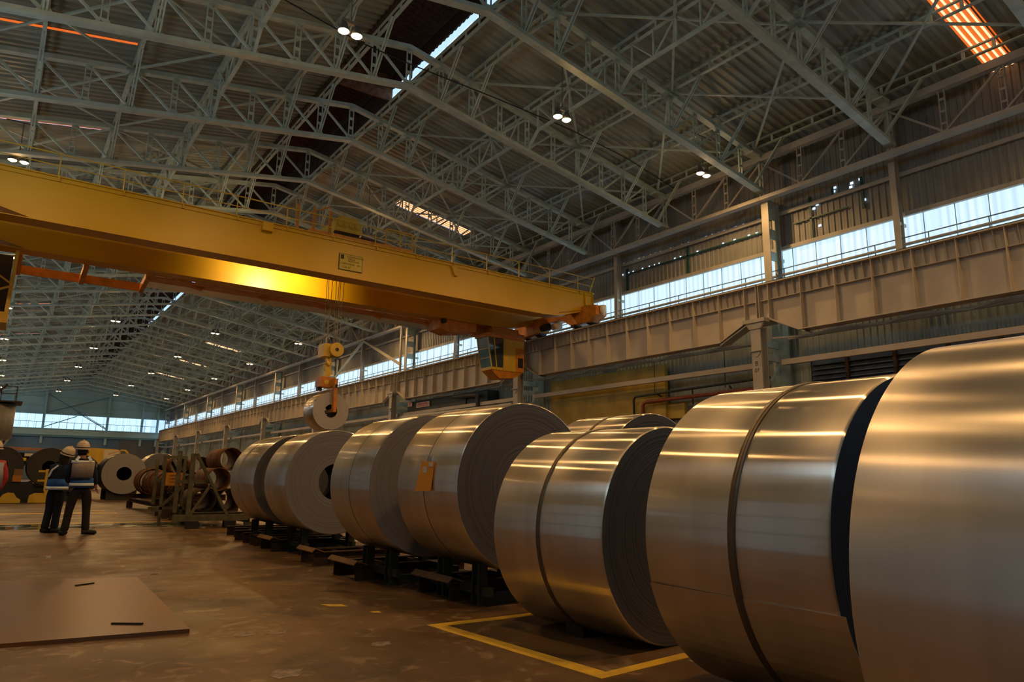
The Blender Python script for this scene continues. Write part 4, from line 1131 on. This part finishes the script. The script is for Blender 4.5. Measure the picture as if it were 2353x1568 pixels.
# low stands
def stand(x0, x1, y0, y1, z, label, m='rustdark'):
    t = thing('low_stand', label, 'stand')
    for y in (y0, y1): MB().beam((x0, y, z), (x1, y, z), .12, .14, .02).build('beam', M[m], t)
    for x in (x0+.15, x1-.15):
        MB().beam((x, y0, z-.12), (x, y1, z-.12), .10, .1, .02).build('rail', M[m], t)
        for y in (y0+.1, y1-.1): MB().box(x-.09, x+.09, y-.07, y+.07, 0, z-.16).build('foot', M[m], t)
    return t
stand(3.85, 5.2, 22.7, 28.4, .40, 'low dark stand carrying the orange rusty rings')
stand(3.8, 5.2, 20.4, 21.7, .58, 'low dark stand carrying the second stack of rusty pipes')
stand(3.7, 5.2, 17.5, 19.1, .26, 'low olive stand carrying the near stack of rusty pipes', 'rackgreen')
def rack(y, x0, label, h=1.35, w=1.0, sgn=1, xbase=.30):
    t = thing('storage_rack', label, 'rack', (x0, y, 0), 0, 'olive storage racks')
    G = M['rackgreen']
    MB().bar((0, 0, xbase), (0, 0, xbase+h), .09, .09).build('upright', G, t)
    MB().bar((.06, -.05, xbase+h), (.82, -.05, xbase), .08, .06).build('diagonal', G, t)
    MB().bar((.06, .03, xbase), (.45, .03, xbase+.68), .07, .05).build('brace', G, t)
    MB().bar((-.25, .06, xbase+.72), (.42, .06, xbase+.72), .06, .08).build('cross_bar', G, t)
    MB().bar((-.26, .1, xbase+.05), (-.26, .1, xbase+h+.05), .08, .08).build('upright', G, t)
    b = MB(); b.bar((-.3, 0, xbase-.07), (1.3, 0, xbase-.07), .14, .14); b.build('base_beam', G, t)
    for x in (.1, .9): MB().box(x-.12, x+.12, -.1, .1, 0, xbase-.14).build('foot', M['dark'], t)
    return t
rack(17.25, 3.62, 'olive steel A-frame rack in front of the near stack of rusty pipes')
rack(21.9, 3.95, 'olive steel rack further back carrying an orange notice', 1.25)
sgn = thing('orange_notice', 'orange notice board with black lettering on the olive rack', 'sign')
MB().box(3.30, 3.66, 18.38, 18.41, .92, 1.22).build('board', mat('orange_notice_board', (.70, .29, .015), .5, 0, .15), sgn)
text('CAPACIDAD', .048, M['signtext'], sgn, (3.37, 18.377, 1.135), RT)
text('CARRO  2 t', .05, M['signtext'], sgn, (3.37, 18.377, 1.06), RT)
text('CARGA  3 t', .05, M['signtext'], sgn, (3.37, 18.377, .985), RT)
t = thing('sign_frame_rack', 'thin olive frame that carries the orange notice', 'rack')
for x in (3.26, 3.70): MB().bar((x, 18.45, .0), (x, 18.45, 1.58), .06).build('upright', M['rackgreen'], t)
MB().bar((3.26, 18.45, .42), (3.70, 18.45, .9), .05).build('brace', M['rackgreen'], t)
MB().bar((3.22, 18.45, 1.58), (3.74, 18.45, 1.58), .07).build('top_bar', M['rackgreen'], t)
MB().bar((3.0, 18.45, .40), (3.9, 18.45, .40), .06).build('low_bar', M['rackgreen'], t)

coil('large dark coil with pale grey end beyond the orange rusty rings', 4.74, .90, 36, 2.2, .26, .0, 'steeldark', 'face', 0, .30, group='distant coils')
coil('silver coil half hidden behind the olive rack', 6.55, .86, 38, 1.3, .45, 0, 'steel2', 'facedark', 0, group='distant coils')
coil('distant coil with a pale top beyond the silver coil', 8.2, .86, 43, 1.4, .4, 0, 'steel2', 'facedark', 0, group='distant coils')
coil('black coil standing behind the taller worker', 3.2, .88, 38.5, 1.6, .25, .0, 'steeldark', 'faceblack', 0, group='distant coils')
for (x, y, w_, z_, R_c, tx) in ((4.74, 36, 2.2, .26, .90, 'large dark coil with the pale end'), (6.55, 38, 1.3, .45, .86, 'half hidden silver coil'), (8.2, 43, 1.4, .4, .86, 'distant pale topped coil'), (3.2, 38.5, 1.6, .25, .88, 'black coil behind the taller worker')):
    t = thing('saddle_block', 'dark saddle blocks under the ' + tx, 'cradle', (x, y, 0), 0, 'far saddle blocks')
    for q in (.15, w_-.3):
        zz = z_+R_c-math.sqrt(R_c**2-.4**2)
        MB().prism([(-.6, 0), (.6, 0), (.6, zz+.12), (.4, zz-.01), (.1, z_-.012), (-.1, z_-.012), (-.4, zz-.01), (-.6, zz+.12)], 'y', q, q+.14).build('saddle', M['dark'], t)
for i, (x, y, tx) in enumerate([(.2, 35.2, 'at the left edge of the picture'), (1.85, 35.2, 'right of the left edge beside the shorter worker'), (2.4, 41, 'behind the shorter worker'), (-1.9, 40, 'beyond the one at the left edge')]):
    coil('dark coil on a black stand, ' + tx, x, .78, y, 1.5, .62, 0, 'steeldark', 'faceblack', 0, .25, group='dark coils on stands')
    st_ = thing('black_coil_stand', 'black stand under the dark coil ' + tx, 'stand', (x, y, 0), 0, 'black coil stands')
    for q in (.2, 1.2): MB().prism([(-.75, 0), (.75, 0), (.72, .7), (.55, .82), (.35, .60), (-.35, .60), (-.55, .82), (-.72, .7)], 'y', q, q+.12).build('saddle', M['black'], st_)
    MB().box(-.8, .8, .1, 1.4, .0, .18).build('base', M['black'], st_)
for i, (x, z) in enumerate([(.80, 1.17), (.78, .925)]):
    o = MB().box(x-.14, x+.14, 33.9, 34.2, z-.12, z+.12).build('timber_block', M['wood'] if i == 0 else M['orange'])
    o.name = 'timber_block'; tag(o, ['brown timber block', 'orange timber block'][i]+' wedged between the dark coils at the far left', 'block')
o = MB().box(.30, 1.32, 34.0, 34.3, .0, .80).build('block_support', M['black']); tag(o, 'black support frame below the timber blocks at the far left', 'support')
t = thing('yellow_steel_frame', 'yellow steel frame right of the timber blocks at the far left', 'frame')
MB().bar((1.78, 33.9, .45), (1.78, 33.9, 1.30), .18, .1).build('post', M['yellow2'], t); MB().bar((1.45, 33.9, 1.22), (1.8, 33.9, 1.22), .08).build('arm', M['yellow2'], t); MB().bar((1.45, 33.9, .85), (1.8, 33.9, .85), .08).build('arm', M['yellow2'], t)
MB().bar((1.78, 33.9, 0), (1.78, 33.9, .5), .12).build('leg', M['yellow2'], t)
for i, (a, c_) in enumerate([(.32, .96), (1.2, 1.98)]):
    t = thing('yellow_coil_chock', ['rounded yellow floor chock at the left edge', 'stepped yellow floor chock left of the workers'][i], 'chock')
    w_ = c_-a
    prof = [(a, .02), (a, .2), (a+.12*w_, .33), (a+.35*w_, .40), (a+.65*w_, .38), (a+.8*w_, .22), (c_, .14), (c_, .02)] if i == 0 else [(a, .02), (a, .14), (a+.03, .30), (a+.25*w_, .38), (a+.6*w_, .38), (a+.62*w_, .30), (a+.78*w_, .30), (a+.8*w_, .2), (c_, .2), (c_, .02)]
    MB().prism(prof, 'y', 33.1, 33.5).build('body', M['yellow2'], t)
    MB().box(a+.05, c_-.05, 33.12, 33.48, 0, .02).build('foot', M['dark'], t)
# warning lights / small lights on a shelf beyond
t = thing('long_work_bench', 'long dark bench with a pale brown top beam beyond the dark coils', 'bench')
MB().bar((-1.5, 58, 2.75), (4.3, 58, 2.62), .3, .22).build('top_beam', mat('pale_brown_beam', (.38, .22, .15), .6), t)
MB().box(-1.5, 5.0, 58.2, 59.5, 1.6, 2.45).build('body', M['dark'], t)
for x in (-1, 1, 3, 4.8): MB().bar((x, 58.3, 0), (x, 58.3, 2.6), .15).build('leg', M['dark'], t)
for i, (x, z, c_, nm) in enumerate([(1.55, 2.0, 'yellow2', 'yellow'), (2.2, 1.98, 'orange', 'orange'), (.9, 1.95, 'white', 'white'), (.85, 2.3, 'yellow2', 'long yellow'), (1.9, 2.3, 'white', 'long pale'), (2.55, 2.0, 'wood', 'brown')]):
    w_ = .35 if 'long' in nm else .14
    o = MB().box(x-w_, x+w_, 57.7, 58.1, z-.1, z+.1).build('parts_box', M[c_]); tag(o, 'small %s box against the long dark bench at the far left' % nm, 'box')
    o.parent = None
# yellow truck beyond the coils
t = thing('yellow_vehicle', 'yellow utility vehicle with a pale side panel beyond the coils', 'vehicle', (5.2, 58, 0))
MB().prism([(0, .9), (2.05, .9), (2.05, 2.75), (1.8, 2.85), (.1, 2.9), (0, 2.8)], 'y', 0, 1.6).build('body', M['yellow2'], t)
pn = MB().box(1.0, 1.95, -.02, -.005, 1.95, 2.8).build('side_panel', M['cream'], t)
MB().prism([(1.4, 2.0), (1.62, 2.0), (1.5, 2.3)], 'y', -.03, -.02).prism([(1.25, 2.45), (1.9, 2.7), (1.9, 2.73), (1.25, 2.48)], 'y', -.03, -.02).build('red_emblem', M['red'], pn)
b = MB(); b.bar((2.05, .1, 2.8), (2.35, .1, 2.8), .1); b.bar((2.35, .1, 2.8), (3.05, .1, 2.0), .12); b.build('boom_frame', M['yellow2'], t)
for x in (.4, 1.7): MB().cyl((x, -.05, .45), (0, 1, 0), .45, .3, 28).build('wheel', M['black'], t)
# silo at the left edge
t = thing('grey_silo', 'grey cylindrical silo on legs with a railed platform at the left edge', 'silo', (-.62, 62.5, 0))
MB().lathe([(.01, 2.3), (.25, 2.4), (.9, 3.3), (1.38, 3.5), (1.38, 5.9), (.01, 6.0)], 36).build('tank', M['tank'], t)
for a in range(4):
    x, y = 1.25*math.cos(a*PI/2+.7), 1.25*math.sin(a*PI/2+.7); MB().bar((x, y, 0), (x, y, 3.5), .16).build('leg', M['tank'], t)
MB().bar((-.2, -1.3, .9), (1.2, -1.3, 3.4), .10).build('brace', M['silver'], t)
pt = MB().box(-1.6, 1.7, -1.6, 1.6, 6.0, 6.1).build('platform', M['dark'], t)
b = MB()
for z in (6.6, 7.1): 
    b.bar((-1.6, -1.6, z), (1.3, -1.6, z), .05); b.bar((1.3, -1.6, z), (1.3, 1.6, z), .05)
for x in (-1.6, -.6, .4, 1.3): b.bar((x, -1.6, 6.1), (x, -1.6, 7.1), .05)
b.build('railing', M['dark'], pt)
MB().bar((-.3, -1, 6.1), (.7, -1, 7.3), .14).build('inlet_chute', M['dark'], t)
# ================================================================== PEOPLE
def skin_mesh(name, verts, edges, radii, m, parent, root=0, sub=2):
    me = bpy.data.meshes.new(name); me.from_pydata(verts, edges, [])
    bm = bmesh.new(); bm.from_mesh(me); L = bm.verts.layers.skin.verify(); bm.verts.ensure_lookup_table()
    for i, v in enumerate(bm.verts):
        r = radii[i]; v[L].radius = r if isinstance(r, tuple) else (r, r); v[L].use_root = (i == root)
    bm.to_mesh(me); bm.free(); me.materials.append(m)
    o = bpy.data.objects.new(name, me); C.objects.link(o); o.parent = parent
    k = o.modifiers.new('skin', 'SKIN'); k.use_smooth_shade = True
    if sub: s = o.modifiers.new('sub', 'SUBSURF'); s.levels = sub; s.render_levels = sub
    return o
class Sk:
    def __init__(s): s.v = []; s.e = []; s.r = []
    def p(s, co, r, parent=None):
        s.v.append(tuple(co)); s.r.append(r)
        if parent is not None: s.e.append((parent, len(s.v)-1))
        return len(s.v)-1
def lerp(a, b, t): return tuple(a[i]+(b[i]-a[i])*t for i in range(3))
def human(t, J, skinm, jacket, trouser, helmet_dir=0, boots='black'):
    "J: joint dict in local frame (x right, y forward, z up)"
    s = Sk()
    pel = s.p(J['pelvis'], (.125, .10)); wa = s.p(J['waist'], (.12, .09), pel); ch = s.p(J['chest'], (.15, .11), wa); nb = s.p(J['neckbase'], .075, ch)
    nk = s.p(J['neck'], .05, nb); hd0 = s.p(lerp(J['neck'], J['head'], .45), .07, nk); hd1 = s.p(J['head'], .088, hd0); s.p((J['head'][0], J['head'][1], J['head'][2]+.09), .06, hd1)
    for sd in ('L', 'R'):
        hp = s.p(J['hip'+sd], .088, pel); kn = s.p(J['knee'+sd], .058, hp); an = s.p(J['ankle'+sd], .04, kn); s.p(J['toe'+sd], .035, an)
        sh = s.p(J['sh'+sd], .058, ch); el = s.p(J['el'+sd], .042, sh); wr = s.p(J['wr'+sd], .028, el)
        d = Vector(J['hand'+sd])-Vector(J['wr'+sd]); d.normalize(); w0 = Vector(J['wr'+sd])
        side = d.cross(Vector((0, 1, 0))) if abs(d.y) < .9 else d.cross(Vector((0, 0, 1)))
        side = Vector((0, 1, 0)) - d*d.y; side.normalize()
        inn = d.cross(side); 
        pm = s.p(w0+d*.05, (.030, .026), wr)
        for f_, (off, ln) in enumerate(((-.030, .070), (-.010, .082), (.010, .078), (.028, .060))):
            b0 = s.p(w0+d*.095+side*off, .0095, pm); b1 = s.p(w0+d*(.095+ln*.5)+side*off*1.1+inn*.012, .009, b0); s.p(w0+d*(.095+ln)+side*off*1.1+inn*.034, .0075, b1)
        t0 = s.p(w0+d*.055+side*-.04+inn*.01, .0105, pm); s.p(w0+d*.10+side*-.062+inn*.025, .009, t0)
    body = skin_mesh('body', s.v, s.e, s.r, skinm, t)
    # trousers
    s = Sk(); pe = s.p(J['pelvis'], (.16, .125)); s.p(lerp(J['pelvis'], J['waist'], .5), (.15, .12), pe)
    for sd in ('L', 'R'):
        hp = s.p(J['hip'+sd], .112, pe); md = s.p(lerp(J['hip'+sd], J['knee'+sd], .5), .098, hp); kn = s.p(J['knee'+sd], .078, md); md = s.p(lerp(J['knee'+sd], J['ankle'+sd], .5), .074, kn)
        a_ = J['ankle'+sd]; s.p((a_[0], a_[1], a_[2]-.03), .080, md)
    skin_mesh('trousers', s.v, s.e, s.r, trouser, t)
    # jacket
    s = Sk(); hem = s.p(lerp(J['pelvis'], J['waist'], -.1), (.175, .135)); wa = s.p(J['waist'], (.155, .125), hem); ch = s.p(J['chest'], (.165, .14), wa); nb = s.p(J['neckbase'], (.10, .09), ch); s.p(lerp(J['neckbase'], J['neck'], .5), .065, nb)
    for sd in ('L', 'R'):
        sh = s.p(J['sh'+sd], .080, ch); m_ = s.p(lerp(J['sh'+sd], J['el'+sd], .5), .068, sh); el = s.p(J['el'+sd], .060, m_); s.p(lerp(J['el'+sd], J['wr'+sd], .93), .046, el)
    skin_mesh('jacket', s.v, s.e, s.r, jacket, t)
    for sd in ('L', 'R'):
        a_ = Vector(J['ankle'+sd]); to = Vector(J['toe'+sd]); d = (to-a_); d.z = 0; d.normalize()
        b = MB().tube([a_-d*.06+Vector((0, 0, -.035)), a_+Vector((0, 0, -.03)), a_+d*.08+Vector((0, 0, -.04)), a_+d*.17+Vector((0, 0, -.05)), a_+d*.20+Vector((0, 0, -.055))], .05, 12, True, [.045, .055, .05, .042, .02])
        b.build('boot', M[boots], t)
    return body
def helmet(t, c, tilt, name='hard_hat'):
    b = MB().lathe([(.001, .155), (.05, .150), (.09, .125), (.118, .08), (.13, .02), (.134, 0), (.146, -.010), (.146, -.018), (.125, -.016), (.118, .01)], 36, (0, 0, 0), .92, 1.08)
    b.tube([(0, -.11, .10), (0, -.04, .158), (0, .04, .160), (0, .11, .105)], .012, 8)
    h = b.build(name, M['helmet'], t); h.location = c; h.rotation_euler = tilt
    MB().lathe([(.128, .012), (.137, .012), (.137, .028), (.128, .028)], 36, (0, 0, 0), .93, 1.09).build('hat_band', M['dark'], h)
    return h
# taller worker, seen from behind
man = thing('person', 'taller person seen from behind, dark trousers, blue vest with grey back panel', 'person', (1.44, 16.38, 0), 0)
J = dict(pelvis=(0, 0, .93), waist=(-.01, 0, 1.08), chest=(-.03, .01, 1.30), neckbase=(-.04, .01, 1.44), neck=(-.04, .02, 1.50), head=(-.055, .04, 1.60),
         hipL=(-.10, 0, .90), kneeL=(-.155, .03, .49), ankleL=(-.20, -.02, .09), toeL=(-.24, .12, .03),
         hipR=(.10, 0, .90), kneeR=(.13, .03, .49), ankleR=(.155, .0, .09), toeR=(.28, .02, .03),
         shL=(-.20, .02, 1.39), elL=(-.27, .06, 1.13), wrL=(-.20, .20, .98), handL=(-.15, .30, .95),
         shR=(.13, .01, 1.39), elR=(.20, -.01, 1.13), wrR=(.245, .05, .94), handR=(.27, .08, .84))
human(man, J, M['skin'], M['navy'], M['trouser'])
helmet(man, (-.055, .035, 1.665), (.05, 0, 0))
MB().lathe([(.001, -.10), (.07, -.08), (.092, 0), (.088, .06), (.001, .1)], 24, (-.055, .03, 1.615)).build('hair', M['hair'], man)
MB().lathe([(.001, -.03), (.015, -.02), (.02, .01), (.001, .03)], 10, (.042, .04, 1.595)).build('ear', M['skin'], man)
MB().lathe([(.001, -.03), (.015, -.02), (.02, .01), (.001, .03)], 10, (-.152, .04, 1.595)).build('ear', M['skin'], man)
def ell(cx_, cy_, z0, z1, rx0, ry0, rx1, ry1, name, m, t, a0=0, a1=360, thick=.008):
    b = MB(); n = 40; vs_ = []
    for k in range(n+1):
        a = math.radians(a0+(a1-a0)*k/n)
        for (z, rx, ry) in ((z0, rx0, ry0), (z1, rx1, ry1)):
            sxp = lambda v, p: math.copysign(abs(v)**p, v)
            x, y = sxp(math.cos(a), .8), sxp(math.sin(a), .8)
            vs_.append((cx_+rx*x, cy_+ry*y, z)); vs_.append((cx_+(rx-thick)*x, cy_+(ry-thick)*y, z))
    fs = []
    for k in range(n):
        o_ = 4*k; fs += [(o_, o_+4, o_+6, o_+2), (o_+1, o_+3, o_+7, o_+5), (o_+2, o_+6, o_+7, o_+3), (o_, o_+1, o_+5, o_+4)]
    fs += [(0, 2, 3, 1), (4*n, 4*n+1, 4*n+3, 4*n+2)]
    return b.add(vs_, fs, True).build(name, m, t)
v = ell(-.005, .0, .90, 1.09, .205, .165, .195, .16, 'vest', M['blue'], man)
ell(-.005, .0, .935, .99, .212, .172, .208, .170, 'reflective_band', M['reflect'], v)
ell(-.02, .0, 1.09, 1.40, .195, .165, .205, .165, 'back_panel', M['mesh'], man, 200, 340)
ell(-.02, .0, 1.055, 1.10, .20, .17, .20, .17, 'waist_band', M['navy'], man)
ell(-.03, .0, 1.375, 1.425, .205, .17, .195, .155, 'shoulder_band', M['reflect'], v, 185, 355)
for x0, x1 in ((.10, .05), (-.16, -.11)):
    MB().bar((x0, -.150, 1.42), (x1, -.10, 1.50), .05, .02, (0, 1, 0)).build('shoulder_strap', M['reflect'], v)
MB().box(.205, .215, -.05, .0, 1.30, 1.37).build('arm_badge', M['cream'], man)
# shorter worker leaning towards him
wom = thing('person', 'shorter person in navy clothes leaning towards the taller one', 'person', (1.08, 17.1, 0), -.45)
J = dict(pelvis=(0, 0, .88), waist=(0, .01, 1.02), chest=(.01, .03, 1.21), neckbase=(.02, .05, 1.35), neck=(.04, .06, 1.40), head=(.07, .09, 1.50),
         hipL=(-.08, 0, .85), kneeL=(-.10, .03, .47), ankleL=(-.12, -.03, .09), toeL=(-.05, .10, .03),
         hipR=(.08, 0, .85), kneeR=(.05, .03, .47), ankleR=(.03, .02, .09), toeR=(.16, .10, .03),
         shL=(-.14, .03, 1.28), elL=(-.15, .0, 1.05), wrL=(.02, .14, .95), handL=(.12, .20, .97),
         shR=(.15, .05, 1.27), elR=(.22, .08, 1.03), wrR=(.18, .22, .95), handR=(.13, .30, .98))
human(wom, J, M['skin'], M['navy'], M['trouserblue'])
helmet(wom, (.085, .08, 1.565), (.1, .36, 0))
MB().lathe([(.001, -.42), (.05, -.38), (.075, -.15), (.09, 0), (.088, .06), (.001, .1)], 24, (.05, .03, 1.50)).build('hair', M['hair'], wom)
v = ell(0, .0, .84, 1.06, .19, .16, .18, .15, 'vest', M['blue'], wom)
ell(0, .0, .85, .91, .197, .167, .194, .165, 'reflective_band', M['reflect'], v)
ell(.0, .0, 1.03, 1.22, .175, .155, .19, .16, 'side_panel', M['mesh'], wom, 150, 200)
MB().bar((-.06, -.17, 1.24), (.03, -.15, 1.33), .03, .02, (0, 1, 0)).build('shoulder_band', M['reflect'], v)
MB().bar((-.14, -.10, 1.10), (-.08, -.13, 1.24), .03, .03, (0, 1, 0)).build('side_band', M['reflect'], v)
MB().box(-.155, -.148, -.03, .02, 1.15, 1.21).build('arm_badge', M['cream'], wom)
# third worker, cut by the left edge
red = thing('person', 'person cut off by the left edge, red sleeve and pale grey vest', 'person', (-.02, 16.5, 0), .2)
J = dict(pelvis=(0, 0, .90), waist=(0, 0, 1.05), chest=(0, .0, 1.26), neckbase=(0, 0, 1.40), neck=(0, .02, 1.46), head=(0, .04, 1.56),
         hipL=(-.09, 0, .87), kneeL=(-.12, .03, .48), ankleL=(-.14, 0, .09), toeL=(-.16, .13, .03),
         hipR=(.09, 0, .87), kneeR=(.10, .05, .48), ankleR=(.12, -.02, .09), toeR=(.16, .12, .03),
         shL=(-.18, .0, 1.36), elL=(-.25, .0, 1.10), wrL=(-.22, .1, .88), handL=(-.2, .15, .80),
         shR=(.16, .0, 1.33), elR=(.215, -.02, 1.06), wrR=(.15, .05, .84), handR=(.12, .10, .78))
human(red, J, M['skin'], M['red'], M['trouserblue'])
helmet(red, (0, .035, 1.625), (.05, 0, 0))
ell(0, 0, .9, 1.36, .185, .15, .17, .15, 'vest', mat('pale_grey_vest', (.35, .36, .42), .7), red)
